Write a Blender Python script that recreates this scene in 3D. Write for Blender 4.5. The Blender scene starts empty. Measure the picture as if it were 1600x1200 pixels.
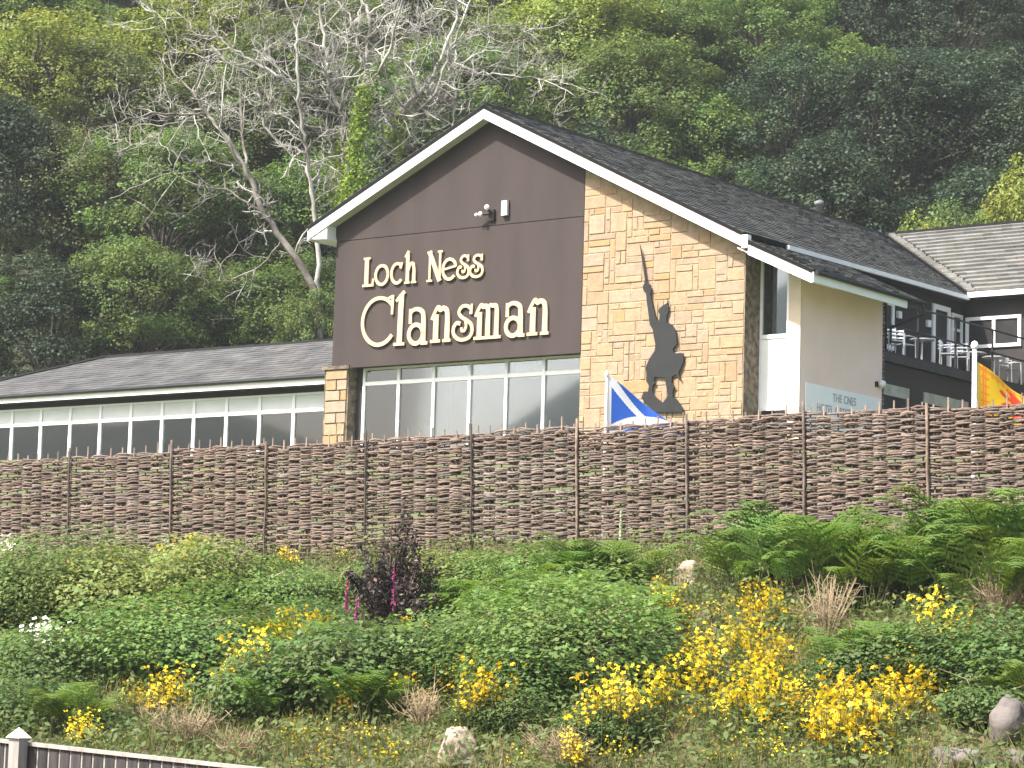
import bpy, bmesh, math, random
import numpy as np
from mathutils import Matrix, Vector
random.seed(7)
RNG = np.random.default_rng(7)
SC = bpy.context.scene
COL = SC.collection

# ------------------------------------------------------------------ camera
F_PX, YAW, PITCH, ROLL = 4000.0, math.radians(53.2), math.radians(6.68), math.radians(1.70)
CAM = np.array([0.0, 0.0, 1.6])
_fw = np.array([0, math.cos(PITCH), math.sin(PITCH)])
_up = np.array([0, -math.sin(PITCH), math.cos(PITCH)])
_rt = np.array([1.0, 0, 0])
_rt, _up = math.cos(ROLL)*_rt + math.sin(ROLL)*_up, -math.sin(ROLL)*_rt + math.cos(ROLL)*_up
cd = bpy.data.cameras.new('camera')
cd.sensor_width = 36.0
cd.lens = 36.0*F_PX/1600.0
cd.clip_end = 5000
cam = bpy.data.objects.new('camera', cd)
COL.objects.link(cam)
cam.matrix_world = Matrix(((_rt[0], _up[0], -_fw[0], CAM[0]), (_rt[1], _up[1], -_fw[1], CAM[1]),
                           (_rt[2], _up[2], -_fw[2], CAM[2]), (0, 0, 0, 1)))
SC.camera = cam

# ------------------------------------------------------------------ sky, sun, exposure
SUN_AZ, SUN_EL = math.radians(-124), math.radians(51)      # azimuth from +Y, clockwise; the sun stands to the left
wd = bpy.data.worlds.new('World')
SC.world = wd
wd.use_nodes = True
nt = wd.node_tree
bg = nt.nodes['Background']
sky = nt.nodes.new('ShaderNodeTexSky')
sky.sky_type = 'NISHITA'
sky.sun_disc = False
sky.sun_elevation = SUN_EL
sky.sun_rotation = SUN_AZ
sky.air_density = 0.9
sky.dust_density = 5.0
sky.ozone_density = 1.0
nt.links.new(sky.outputs[0], bg.inputs[0])
bg.inputs[1].default_value = 0.125
sl = bpy.data.lights.new('sun', 'SUN')
sl.energy = 4.2
sl.angle = math.radians(2)
sl.color = (1.0, 0.95, 0.87)
so = bpy.data.objects.new('sun', sl)
COL.objects.link(so)
sdir = Vector((math.sin(SUN_AZ)*math.cos(SUN_EL), math.cos(SUN_AZ)*math.cos(SUN_EL), math.sin(SUN_EL)))
so.rotation_euler = sdir.to_track_quat('Z', 'Y').to_euler()
SC.view_settings.view_transform = 'Standard'
SC.view_settings.look = 'None'
SC.view_settings.gamma = 1.0
SC.view_settings.use_curve_mapping = False
SC.view_settings.exposure = 1.46
SC.render.engine = 'CYCLES'
SC.cycles.max_bounces = 5
SC.cycles.diffuse_bounces = 2
SC.cycles.transparent_max_bounces = 8

# ------------------------------------------------------------------ helpers: mesh building
class MB:
    """collects faces (and one colour per face) for one mesh"""
    def __init__(s):
        s.v, s.f, s.c, s.n = [], [], [], 0
    def add(s, verts, faces, col=None):
        s.v.append(np.asarray(verts, float).reshape(-1, 3))
        n = s.n
        s.f.extend([tuple(i+n for i in f) for f in faces])
        s.c.extend([col]*len(faces))
        s.n += len(s.v[-1])
    def box(s, lo, hi, col=None):
        (x0, y0, z0), (x1, y1, z1) = lo, hi
        s.add([(x0, y0, z0), (x1, y0, z0), (x1, y1, z0), (x0, y1, z0), (x0, y0, z1), (x1, y0, z1), (x1, y1, z1), (x0, y1, z1)],
              [(3, 2, 1, 0), (4, 5, 6, 7), (0, 1, 5, 4), (1, 2, 6, 5), (2, 3, 7, 6), (3, 0, 4, 7)], col)
    def prism(s, poly, axis, d0, d1, col=None):
        """polygon of (p,q) extruded along axis: 1 -> (p,d,q), 0 -> (d,p,q), 2 -> (p,q,d)"""
        def P(p, q, d): return {0: (d, p, q), 1: (p, d, q), 2: (p, q, d)}[axis]
        n = len(poly)
        vs = [P(p, q, d0) for p, q in poly] + [P(p, q, d1) for p, q in poly]
        fs = [tuple(range(n)), tuple(range(2*n-1, n-1, -1))] + [(i, (i+1) % n+0, (i+1) % n+n, i+n)[::-1] for i in range(n)]
        s.add(vs, fs, col)
    def tube(s, pts, rad, sides=6, col=None, cap=True, flat=1.0):
        pts = np.asarray(pts, float)
        n = len(pts)
        rad = np.broadcast_to(np.asarray(rad, float), (n,))
        tan = np.gradient(pts, axis=0)
        tan /= np.linalg.norm(tan, axis=1)[:, None]+1e-9
        ref = np.array([0, 0, 1.0]) if abs(tan[0][2]) < .9 else np.array([0, 1.0, 0])
        e1 = np.cross(tan, ref); e1 /= np.linalg.norm(e1, axis=1)[:, None]+1e-9
        e2 = np.cross(e1, tan)
        an = np.arange(sides)*2*math.pi/sides
        ring = (e1[:, None, :]*np.cos(an)[None, :, None]+e2[:, None, :]*np.sin(an)[None, :, None]*flat)*rad[:, None, None]+pts[:, None, :]
        fs = []
        for i in range(n-1):
            for j in range(sides):
                k = (j+1) % sides
                fs.append((i*sides+j, i*sides+k, (i+1)*sides+k, (i+1)*sides+j))
        if cap:
            fs.append(tuple(range(sides-1, -1, -1))); fs.append(tuple((n-1)*sides+j for j in range(sides)))
        s.add(ring.reshape(-1, 3), fs, col)
    def lathe(s, prof, c=(0, 0, 0), sides=12, col=None):
        vs, fs = [], []
        for r, z in prof:
            for j in range(sides):
                t = 2*math.pi*j/sides
                vs.append((c[0]+r*math.cos(t), c[1]+r*math.sin(t), c[2]+z))
        for i in range(len(prof)-1):
            for j in range(sides):
                k = (j+1) % sides
                fs.append((i*sides+j, i*sides+k, (i+1)*sides+k, (i+1)*sides+j))
        fs.append(tuple(range(sides-1, -1, -1))); fs.append(tuple((len(prof)-1)*sides+j for j in range(sides)))
        s.add(vs, fs, col)
    def mesh(s, name, smooth=False):
        me = bpy.data.meshes.new(name)
        V = np.concatenate(s.v) if s.v else np.zeros((0, 3))
        me.from_pydata(V.tolist(), [], s.f)
        if any(c is not None for c in s.c):
            at = me.color_attributes.new('tint', 'FLOAT_COLOR', 'CORNER')
            arr = np.ones((len(me.loops), 4), np.float32)
            i = 0
            for f, c in zip(s.f, s.c):
                if c is not None: arr[i:i+len(f), :3] = c
                i += len(f)
            at.data.foreach_set('color', arr.ravel())
        if smooth:
            me.polygons.foreach_set('use_smooth', np.ones(len(me.polygons), bool))
        me.update()
        return me

def quads_mesh(name, V, C):
    """fast mesh of many loose quads: V (n,4,3), C (n,3) colour"""
    n = len(V)
    me = bpy.data.meshes.new(name)
    me.vertices.add(n*4); me.loops.add(n*4); me.polygons.add(n)
    me.vertices.foreach_set('co', np.ascontiguousarray(V, np.float32).ravel())
    me.loops.foreach_set('vertex_index', np.arange(n*4, dtype=np.int32))
    me.polygons.foreach_set('loop_start', np.arange(0, n*4, 4, dtype=np.int32))
    me.polygons.foreach_set('loop_total', np.full(n, 4, np.int32))
    at = me.color_attributes.new('tint', 'FLOAT_COLOR', 'CORNER')
    c4 = np.ones((n, 4, 4), np.float32); c4[:, :, :3] = C[:, None, :]
    at.data.foreach_set('color', c4.ravel())
    me.update(); me.validate()
    return me

def link(name, data, mat=None, parent=None, loc=None, rz=None, scale=None):
    o = bpy.data.objects.new(name, data)
    COL.objects.link(o)
    if mat is not None and data is not None:
        if not data.materials: data.materials.append(mat)
    if parent is not None: o.parent = parent
    if loc is not None: o.location = loc
    if rz is not None: o.rotation_euler[2] = rz
    if scale is not None: o.scale = (scale,)*3 if np.isscalar(scale) else scale
    return o
def part(name, mb, mat, parent=None, smooth=False, label=None):
    o = link(name, mb.mesh(name, smooth), mat, parent)
    if label: o['label'] = label
    return o
def tag(o, label, cat, group=None):
    o['label'] = label; o['category'] = cat
    if group: o['group'] = group
    return o
def thing(name, label, cat, loc=(0, 0, 0), rz=0, group=None):
    o = bpy.data.objects.new(name, None)
    o.empty_display_size = .2
    COL.objects.link(o); o.location = loc; o.rotation_euler[2] = rz
    return tag(o, label, cat, group)
def struct(o, kind='structure'):
    o['kind'] = kind; return o

# ------------------------------------------------------------------ helpers: materials
def mat_new(name):
    m = bpy.data.materials.new(name); m.use_nodes = True
    return m, m.node_tree, m.node_tree.nodes['Principled BSDF']
def N(nt, t, **kw):
    n = nt.nodes.new(t)
    for k, v in kw.items(): setattr(n, k, v)
    return n
def surf(name, col, col2=None, scale=3.0, rough=.8, bump=0.0, detail=6, objvar=0.0, lo=.35, hi=.65, tint=False, spec=.3, stretch=None, huevar=0.0):
    """noise-mottled paint / stone / timber"""
    m, nt, b = mat_new(name)
    tc = N(nt, 'ShaderNodeTexCoord')
    src = tc.outputs['Object']
    if stretch:
        mp = N(nt, 'ShaderNodeMapping'); mp.inputs['Scale'].default_value = stretch
        nt.links.new(src, mp.inputs[0]); src = mp.outputs[0]
    nz = N(nt, 'ShaderNodeTexNoise'); nz.inputs['Scale'].default_value = scale; nz.inputs['Detail'].default_value = detail
    nt.links.new(src, nz.inputs['Vector'])
    cr = N(nt, 'ShaderNodeValToRGB')
    cr.color_ramp.elements[0].position = lo; cr.color_ramp.elements[1].position = hi
    cr.color_ramp.elements[0].color = (*col, 1); cr.color_ramp.elements[1].color = (*(col2 or col), 1)
    nt.links.new(nz.outputs['Fac'], cr.inputs[0])
    out = cr.outputs[0]
    if tint:
        at = N(nt, 'ShaderNodeVertexColor', layer_name='tint')
        mx = N(nt, 'ShaderNodeMix', data_type='RGBA', blend_type='MULTIPLY'); mx.inputs[0].default_value = 1
        nt.links.new(out, mx.inputs[6]); nt.links.new(at.outputs[0], mx.inputs[7]); out = mx.outputs[2]
    if objvar or huevar:
        oi = N(nt, 'ShaderNodeObjectInfo')
        hs = N(nt, 'ShaderNodeHueSaturation')
        mr = N(nt, 'ShaderNodeMapRange'); mr.inputs[3].default_value = 1-objvar; mr.inputs[4].default_value = 1+objvar
        nt.links.new(oi.outputs['Random'], mr.inputs[0]); nt.links.new(mr.outputs[0], hs.inputs['Value'])
        if huevar:
            ml = N(nt, 'ShaderNodeMath', operation='MULTIPLY'); ml.inputs[1].default_value = 7.13
            fr = N(nt, 'ShaderNodeMath', operation='FRACT')
            m2 = N(nt, 'ShaderNodeMapRange'); m2.inputs[3].default_value = .5-huevar; m2.inputs[4].default_value = .5+huevar
            nt.links.new(oi.outputs['Random'], ml.inputs[0]); nt.links.new(ml.outputs[0], fr.inputs[0]); nt.links.new(fr.outputs[0], m2.inputs[0]); nt.links.new(m2.outputs[0], hs.inputs['Hue'])
        nt.links.new(out, hs.inputs['Color']); out = hs.outputs[0]
    nt.links.new(out, b.inputs['Base Color'])
    b.inputs['Roughness'].default_value = rough
    b.inputs['Specular IOR Level'].default_value = spec
    if bump:
        bp = N(nt, 'ShaderNodeBump'); bp.inputs['Strength'].default_value = bump; bp.inputs['Distance'].default_value = .02
        n2 = N(nt, 'ShaderNodeTexNoise'); n2.inputs['Scale'].default_value = scale*6; n2.inputs['Detail'].default_value = 4
        nt.links.new(src, n2.inputs['Vector']); nt.links.new(n2.outputs['Fac'], bp.inputs['Height']); nt.links.new(bp.outputs[0], b.inputs['Normal'])
    return m
def leaf_mat(name, col, transl=.35, rough=.55, objvar=.12, huevar=.012):
    m, nt, b = mat_new(name)
    at = N(nt, 'ShaderNodeVertexColor', layer_name='tint')
    mx = N(nt, 'ShaderNodeMix', data_type='RGBA', blend_type='MULTIPLY'); mx.inputs[0].default_value = 1
    mx.inputs[6].default_value = (*col, 1); nt.links.new(at.outputs[0], mx.inputs[7])
    oi = N(nt, 'ShaderNodeObjectInfo'); hs = N(nt, 'ShaderNodeHueSaturation')
    mr = N(nt, 'ShaderNodeMapRange'); mr.inputs[3].default_value = 1-objvar; mr.inputs[4].default_value = 1+objvar
    nt.links.new(oi.outputs['Random'], mr.inputs[0]); nt.links.new(mr.outputs[0], hs.inputs['Value'])
    m2 = N(nt, 'ShaderNodeMapRange'); m2.inputs[3].default_value = .5-huevar; m2.inputs[4].default_value = .5+huevar
    nt.links.new(oi.outputs['Random'], m2.inputs[0]); nt.links.new(m2.outputs[0], hs.inputs['Hue'])
    nt.links.new(mx.outputs[2], hs.inputs['Color'])
    nt.links.new(hs.outputs[0], b.inputs['Base Color'])
    b.inputs['Roughness'].default_value = rough; b.inputs['Specular IOR Level'].default_value = .25
    tr = N(nt, 'ShaderNodeBsdfTranslucent')
    br = N(nt, 'ShaderNodeHueSaturation'); br.inputs['Value'].default_value = 1.5; br.inputs['Hue'].default_value = .497; br.inputs['Saturation'].default_value = 1.1
    nt.links.new(hs.outputs[0], br.inputs['Color']); nt.links.new(br.outputs[0], tr.inputs[0])
    ms = N(nt, 'ShaderNodeMixShader'); ms.inputs[0].default_value = transl
    nt.links.new(b.outputs[0], ms.inputs[1]); nt.links.new(tr.outputs[0], ms.inputs[2])
    nt.links.new(ms.outputs[0], nt.nodes['Material Output'].inputs[0])
    return m
def glass_mat(name, tintc=(.75, .8, .82), extra=.0):
    m, nt, b = mat_new(name)
    nt.nodes.remove(b)
    tp = N(nt, 'ShaderNodeBsdfTransparent'); tp.inputs[0].default_value = (*tintc, 1)
    gl = N(nt, 'ShaderNodeBsdfGlossy'); gl.inputs['Roughness'].default_value = .03; gl.inputs[0].default_value = (1, 1, 1, 1)
    fr = N(nt, 'ShaderNodeFresnel'); fr.inputs[0].default_value = 1.55
    ad = N(nt, 'ShaderNodeMath', operation='MULTIPLY_ADD'); ad.inputs[1].default_value = 2.7; ad.inputs[2].default_value = extra
    nt.links.new(fr.outputs[0], ad.inputs[0])
    ms = N(nt, 'ShaderNodeMixShader')
    nt.links.new(ad.outputs[0], ms.inputs[0]); nt.links.new(tp.outputs[0], ms.inputs[1]); nt.links.new(gl.outputs[0], ms.inputs[2])
    nt.links.new(ms.outputs[0], nt.nodes['Material Output'].inputs[0])
    return m

M = {}
M['brown'] = surf('brown_cladding', (.032, .0232, .0218), (.045, .0335, .0312), .9, .75, .08, objvar=.05, stretch=(1.6, 1, .35), lo=.3, hi=.7)
M['darkwall'] = surf('dark_brown_wall', (.028, .024, .023), (.036, .031, .03), 1.5, .8)
M['white'] = surf('white_paint', (.78, .78, .76), (.84, .84, .83), 2.0, .5)
M['soffit'] = surf('soffit_board', (.45, .43, .42), (.5, .48, .47), 3.0, .6, stretch=(8, 1, 1))
M['upvc'] = surf('white_frame', (.80, .81, .81), (.86, .87, .87), 3.0, .4)
M['blind'] = surf('pale_blind', (.64, .66, .66), (.7, .72, .72), 2.0, .8)
M['mortar'] = surf('mortar', (.26, .19, .12), (.34, .26, .17), 5.0, .95)
def stone_mat():
    m, nt, b = mat_new('sandstone')
    oi = N(nt, 'ShaderNodeObjectInfo'); cr = N(nt, 'ShaderNodeValToRGB')
    els = [(0, (0.316, 0.206, 0.108)), (.10, (0.294, 0.214, 0.140)), (.28, (0.310, 0.225, 0.143)), (.45, (0.288, 0.219, 0.158)), (.60, (0.316, 0.225, 0.134)), (.74, (0.305, 0.236, 0.172)), (.88, (0.269, 0.203, 0.146)), (1, (0.321, 0.198, 0.099))]
    while len(cr.color_ramp.elements) < len(els): cr.color_ramp.elements.new(.5)
    for e, (p, c) in zip(cr.color_ramp.elements, els): e.position = p; e.color = (*c, 1)
    nt.links.new(oi.outputs['Random'], cr.inputs[0])
    tc = N(nt, 'ShaderNodeTexCoord'); nz = N(nt, 'ShaderNodeTexNoise'); nz.inputs['Scale'].default_value = 5; nz.inputs['Detail'].default_value = 8
    nt.links.new(tc.outputs['Object'], nz.inputs['Vector'])
    mr = N(nt, 'ShaderNodeMapRange'); mr.inputs[1].default_value = .3; mr.inputs[2].default_value = .7; mr.inputs[3].default_value = .86; mr.inputs[4].default_value = 1.10
    nt.links.new(nz.outputs['Fac'], mr.inputs[0])
    hs = N(nt, 'ShaderNodeHueSaturation'); nt.links.new(mr.outputs[0], hs.inputs['Value']); nt.links.new(cr.outputs[0], hs.inputs['Color'])
    nt.links.new(hs.outputs[0], b.inputs['Base Color']); b.inputs['Roughness'].default_value = .9; b.inputs['Specular IOR Level'].default_value = .2
    bp = N(nt, 'ShaderNodeBump'); bp.inputs['Strength'].default_value = .5; bp.inputs['Distance'].default_value = .03
    n2 = N(nt, 'ShaderNodeTexNoise'); n2.inputs['Scale'].default_value = 14; nt.links.new(tc.outputs['Object'], n2.inputs['Vector'])
    nt.links.new(n2.outputs['Fac'], bp.inputs['Height']); nt.links.new(bp.outputs[0], b.inputs['Normal'])
    return m
M['stone'] = stone_mat()
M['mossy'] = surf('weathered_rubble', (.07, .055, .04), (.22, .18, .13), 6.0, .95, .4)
M['slate'] = surf('dark_roof_tile', (.030, .033, .034), (.066, .068, .063), .9, .85, .1, tint=True)
M['slate2'] = surf('grey_roof_slate', (.060, .060, .063), (.095, .095, .094), 1.2, .8, .1, tint=True)
M['tile3'] = surf('pale_concrete_tile', (.105, .105, .096), (.160, .158, .147), 1.0, .9, .1, tint=True)
M['render'] = surf('beige_render', (.82, .625, .555), (.86, .665, .595), 1.5, .9, .05)
M['pilaster'] = surf('cream_pilaster', (.56, .47, .37), (.62, .53, .43), 3.0, .9, .2)
M['cream'] = surf('letter_cream', (.52, .385, .235), (.56, .42, .265), 4, .5)
M['steel'] = surf('dark_steel', (.011, .012, .0135), (.015, .0165, .018), 3, .6)
M['black'] = surf('black_metal', (.012, .012, .013), (.02, .02, .02), 3, .5)
M['alu'] = surf('brushed_aluminium', (.55, .57, .6), (.68, .7, .72), 6, .3)
M['alu'].node_tree.nodes['Principled BSDF'].inputs['Metallic'].default_value = .6
M['glass'] = glass_mat('window_glass')
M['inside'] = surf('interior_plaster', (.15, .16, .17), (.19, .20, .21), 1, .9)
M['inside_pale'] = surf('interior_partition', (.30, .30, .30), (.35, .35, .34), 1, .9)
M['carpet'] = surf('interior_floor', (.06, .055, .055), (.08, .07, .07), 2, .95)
M['signwhite'] = surf('grey_white_sign', (.86, .855, .85), (.9, .895, .89), 2, .5)
M['signgrey'] = surf('sign_lettering', (.34, .35, .38), (.40, .41, .44), 2, .6)
M['lintel'] = surf('pale_lintel', (.30, .30, .25), (.42, .42, .35), 4, .9)
M['rod'] = surf('willow_rod', (.062, .045, .036), (.215, .160, .130), 9, .85, .2, objvar=.24, stretch=(.5, 4, 4), lo=.3, hi=.72)
M['rod_grey'] = surf('greyed_willow_rod', (.068, .054, .046), (.225, .180, .155), 9, .85, .2, objvar=.28, stretch=(.5, 4, 4), lo=.3, hi=.72)
M['stake'] = surf('hazel_stake', (.11, .08, .062), (.21, .16, .12), 9, .85, .2, objvar=.35)
M['post'] = surf('fence_post', (.05, .04, .035), (.13, .1, .085), 6, .9, .2, objvar=.4)
M['grey_board'] = surf('weathered_board', (.024, .022, .024), (.060, .054, .053), 3, .85, .2, objvar=.3, stretch=(6, 6, .7))
M['pale_board'] = surf('pale_timber', (.24, .22, .20), (.34, .315, .285), 3, .8, .1, stretch=(6, 6, .7))
M['rock'] = surf('granite_boulder', (.065, .058, .054), (.17, .15, .138), 3.0, .95, .6, detail=10, objvar=.2)
M['palerock'] = surf('pale_boulder', (.26, .205, .155), (.46, .375, .29), 3.0, .95, .6, detail=10)
M['bark'] = surf('bark', (.06, .05, .04), (.13, .115, .09), 4, .95, .3)
M['deadwood'] = surf('bleached_dead_wood', (.13, .12, .10), (.60, .58, .53), .9, .9, .2, lo=.36, hi=.70)
M['greywood'] = surf('grey_dead_wood', (.09, .08, .066), (.34, .315, .275), 1.5, .9, .2, lo=.4, hi=.75)
M['soil'] = surf('bank_soil', (.05, .055, .022), (.12, .095, .055), 1.2, .95, .3)
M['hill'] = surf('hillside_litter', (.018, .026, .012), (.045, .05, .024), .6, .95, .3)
M['lawn'] = surf('grass_slope', (.06, .085, .025), (.09, .11, .04), .8, .95, .2)
M['asphalt'] = surf('asphalt', (.045, .045, .047), (.06, .06, .06), 3, .9, .2)
M['leaf_light'] = leaf_mat('leaf_light', (.175, .215, .044))
M['leaf_mid'] = leaf_mat('leaf_mid', (.098, .148, .038))
M['leaf_grey'] = leaf_mat('leaf_grey', (.130, .165, .062))
M['leaf_shade'] = leaf_mat('leaf_shade', (.034, .057, .028), .25)  # shade of the right hillside put into the leaf colour; undergrowth shares it
M['bramble'] = leaf_mat('leaf_bramble', (.116, .178, .046), .3)
M['bramble_yellow'] = leaf_mat('leaf_bramble_yellow', (.150, .185, .050), .3)
M['bramble_dark'] = leaf_mat('leaf_bramble_dark', (.080, .130, .038), .3)
M['fern'] = leaf_mat('leaf_fern', (.095, .175, .038), .35)
M['herb'] = leaf_mat('leaf_herb', (.082, .112, .034), .3)
M['grass'] = leaf_mat('leaf_grass', (.12, .125, .045), .3)
M['purple'] = leaf_mat('leaf_purple', (.027, .019, .018), .2)
M['petal'] = leaf_mat('petal_yellow', (.78, .60, .03), .25, objvar=.08, huevar=.008)
M['foxglove'] = leaf_mat('petal_pink', (.30, .05, .19), .3)
M['umbel'] = leaf_mat('petal_white', (.72, .72, .62), .25)
M['stem'] = surf('green_stem', (.07, .085, .03), (.10, .11, .045), 6, .8)
M['drystem'] = surf('dry_stem', (.20, .15, .09), (.36, .28, .18), 6, .9)

# ------------------------------------------------------------------ ground
FP0, FD = np.array([.5, 38.0]), np.array([.883, -.469])
FD = FD/np.linalg.norm(FD)
FN = np.array([-(-FD[1]), -FD[0]])           # towards the camera
FN = np.array([FD[1], -FD[0]])
def _sm(t): t = np.clip(t, 0, 1); return t*t*(3-2*t)
def fence_base(k): return 3.52+.031*np.asarray(k)
def ground_z(x, y):
    x = np.asarray(x, float); y = np.asarray(y, float)
    k = (x-FP0[0])*FD[0]+(y-FP0[1])*FD[1]
    d = (x-FP0[0])*FN[0]+(y-FP0[1])*FN[1]
    zb = fence_base(np.clip(k, -14, 11))
    bank = zb-.30*d
    bank = np.where(bank < .6, .6*np.exp((bank-.6)/.6), bank)
    back = zb+(7.45-zb)*_sm(-d/24)
    z = np.where(d > 0, bank, back)
    bump = .09*np.sin(1.3*x+.7*y)+.06*np.sin(2.9*x-1.7*y+1)+.05*np.sin(.8*x+2.3*y)
    z = z+bump*_sm(d/1.5)*_sm((z-.15)/.6)
    h = y-91-.04*x
    hill = np.where(h > 0, h*.74*_sm(h/6+.25), 0)
    hill = np.where(hill > 110, 110+(hill-110)*.1, hill)
    return z+hill
def ray(px, py):
    return _fw+_rt*(px-800)/F_PX-_up*(py-600)/F_PX
def on_ground(px, py, y0=22, y1=44):
    """the point of the ground seen at that place of the photograph"""
    d = ray(px, py)
    ys = np.linspace(y0, y1, 900); s = ys/d[1]
    P = CAM[None, :]+s[:, None]*d[None, :]
    g = ground_z(P[:, 0], P[:, 1])
    hit = np.nonzero(P[:, 2] <= g)[0]
    i = hit[0] if len(hit) else len(ys)-1
    return np.array([P[i, 0], P[i, 1], float(ground_z(P[i, 0], P[i, 1]))])
def at_depth(px, py, Y):
    d = ray(px, py); return CAM+d*Y/d[1]

def grid_sheet(name, xs, ys, zf, mat):
    X, Y = np.meshgrid(xs, ys); Z = zf(X, Y)
    V = np.stack([X, Y, Z], -1).reshape(-1, 3); w = len(xs)
    mb = MB(); mb.v = [V]; mb.n = len(V)
    mb.f = [(j*w+i, j*w+i+1, (j+1)*w+i+1, (j+1)*w+i) for j in range(len(ys)-1) for i in range(w-1)]
    mb.c = [None]*len(mb.f)
    return part(name, mb, mat, None, True)
ys_near = np.linspace(8, 48, 110)
struct(grid_sheet('bank_ground', np.linspace(-22, 20, 110), ys_near, ground_z, M['soil']))
o = struct(grid_sheet('hotel_terrace_ground', np.linspace(-60, 60, 70), np.linspace(38, 92, 40),
                      lambda x, y: ground_z(x, y)-.03-.5*((y < 47) & (x > -22) & (x < 20)), M['lawn']))
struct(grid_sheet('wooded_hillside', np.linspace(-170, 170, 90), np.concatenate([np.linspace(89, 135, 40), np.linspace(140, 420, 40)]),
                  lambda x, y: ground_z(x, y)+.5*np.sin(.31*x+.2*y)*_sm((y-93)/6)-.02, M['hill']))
# road where the photographer stands, and the loch side with hills across the water (seen only as reflections)
mb = MB(); mb.add([(-3000, -3000, -.35), (3000, -3000, -.35), (3000, 3000, -.35), (-3000, 3000, -.35)], [(0, 1, 2, 3)])
struct(part('ground', mb, M['lawn']))
mb = MB(); mb.add([(-80, -7, .004), (80, -7, .004), (80, 10, .004), (-80, 10, .004)], [(0, 1, 2, 3)])
struct(part('road', mb, M['asphalt']))
mb = MB(); mb.add([(-80, -7, -.34), (-80, -7, .003), (80, -7, .003), (80, -7, -.34)], [(0, 1, 2, 3)]); struct(part('road_verge', mb, M['soil']))
def far_hills():
    mb = MB(); n = 90; vs = []
    for i in range(n+1):
        t = math.radians(150+i*200/n)      # all round behind the camera
        r = 1500
        x, y = r*math.cos(t), r*math.sin(t)
        h = 262+80*math.sin(i*.31)+45*math.sin(i*.83+1)+20*math.sin(i*1.9)
        vs += [(x, y, -5), (x*1.25, y*1.25, h*.75), (x*1.5, y*1.5, h*1.05)]
    fs = []
    for i in range(n):
        for j in range(2): fs.append((i*3+j, i*3+j+1, i*3+j+4, i*3+j+3))
    mb.add(vs, fs); struct(part('hills', mb, surf('far_hillside', (.085, .105, .095), (.13, .15, .13), .004, .95), None, True))
far_hills()

# ------------------------------------------------------------------ hotel frame: a = along the gable to the left, b = depth, z = height
_d = ray(1160, 660); _c = CAM+_d*64/_d[1]
C0 = (_c[0], _c[1], 0.0)
RZ = math.atan2(-math.cos(YAW), math.sin(YAW))
U = np.array([-math.sin(YAW), math.cos(YAW), 0]); W = np.array([math.cos(YAW), math.sin(YAW), 0])
def H(a, b, z): return np.array(C0)+a*U+b*W+np.array([0, 0, z])
def abox(mb, a0, a1, b0, b1, z0, z1, col=None):
    mb.box((-max(a0, a1), min(b0, b1), min(z0, z1)), (-min(a0, a1), max(b0, b1), max(z0, z1)), col)
def aprism(mb, poly_az, b0, b1, col=None):
    mb.prism([(-a, z) for a, z in poly_az], 1, b0, b1, col)
def bprism(mb, poly_bz, a0, a1, col=None):
    mb.prism(poly_bz, 0, -a0, -a1, col)
FLOOR = 7.45
hotel = thing('hotel_building', 'gabled hotel with brown lettered board and sandstone wall under dark roof', 'building', C0, RZ)

def zl(a): return 17.175-.459*(a-8.18)       # top of bargeboard, left slope
def zr(a): return 17.175-.503*(8.18-a)       # right slope

# gable cladding, two panels with a seam
mb = MB(); aprism(mb, [(5.03, 10.33), (13.65, 10.33), (13.65, 13.98), (5.03, 13.98)], -.02, .16)
panel_low = part('cladding_panel', mb, M['brown'], hotel, label='lower brown board carrying the cream lettering')
mb = MB(); aprism(mb, [(5.03, 14.0), (13.65, 14.0), (13.65, zl(13.65)-.1), (8.18, 17.07), (5.03, zr(5.03)-.1)], -.02, .16)
part('cladding_panel', mb, M['brown'], hotel, label='upper brown board under the roof peak')
mb = MB()
for a0, a1 in ((5.0, 13.6),):
    aprism(mb, [(a0, 10.365), (a1, 10.365), (a1, zl(a1)-.15), (8.18, 17.0), (a0, zr(a0)-.15)], .16, .40)
part('gable_core_wall', mb, M['darkwall'], hotel)

# ------------------------------------------------------------------ lettering
def spline(P, n=10, closed=False):
    P = [np.array(p, float) for p in P]
    if closed: Q = [P[-1]]+P+[P[0], P[1]]
    else: Q = [2*P[0]-P[1]]+P+[2*P[-1]-P[-2]]
    out = []
    for i in range(1, len(Q)-2):
        p0, p1, p2, p3 = Q[i-1:i+3]
        for t in np.linspace(0, 1, n, endpoint=False):
            out.append(.5*((2*p1)+(-p0+p2)*t+(2*p0-5*p1+4*p2-p3)*t*t+(-p0+3*p1-3*p2+p3)*t**3))
    if not closed: out.append(P[-1])
    return np.array(out)
def ell(cx, cy, rx, ry, t0, t1, n=28):
    t = np.radians(np.linspace(t0, t1, n)); return np.stack([cx+rx*np.cos(t), cy+ry*np.sin(t)], -1)
def ln(*p): return np.array(p, float)
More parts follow.
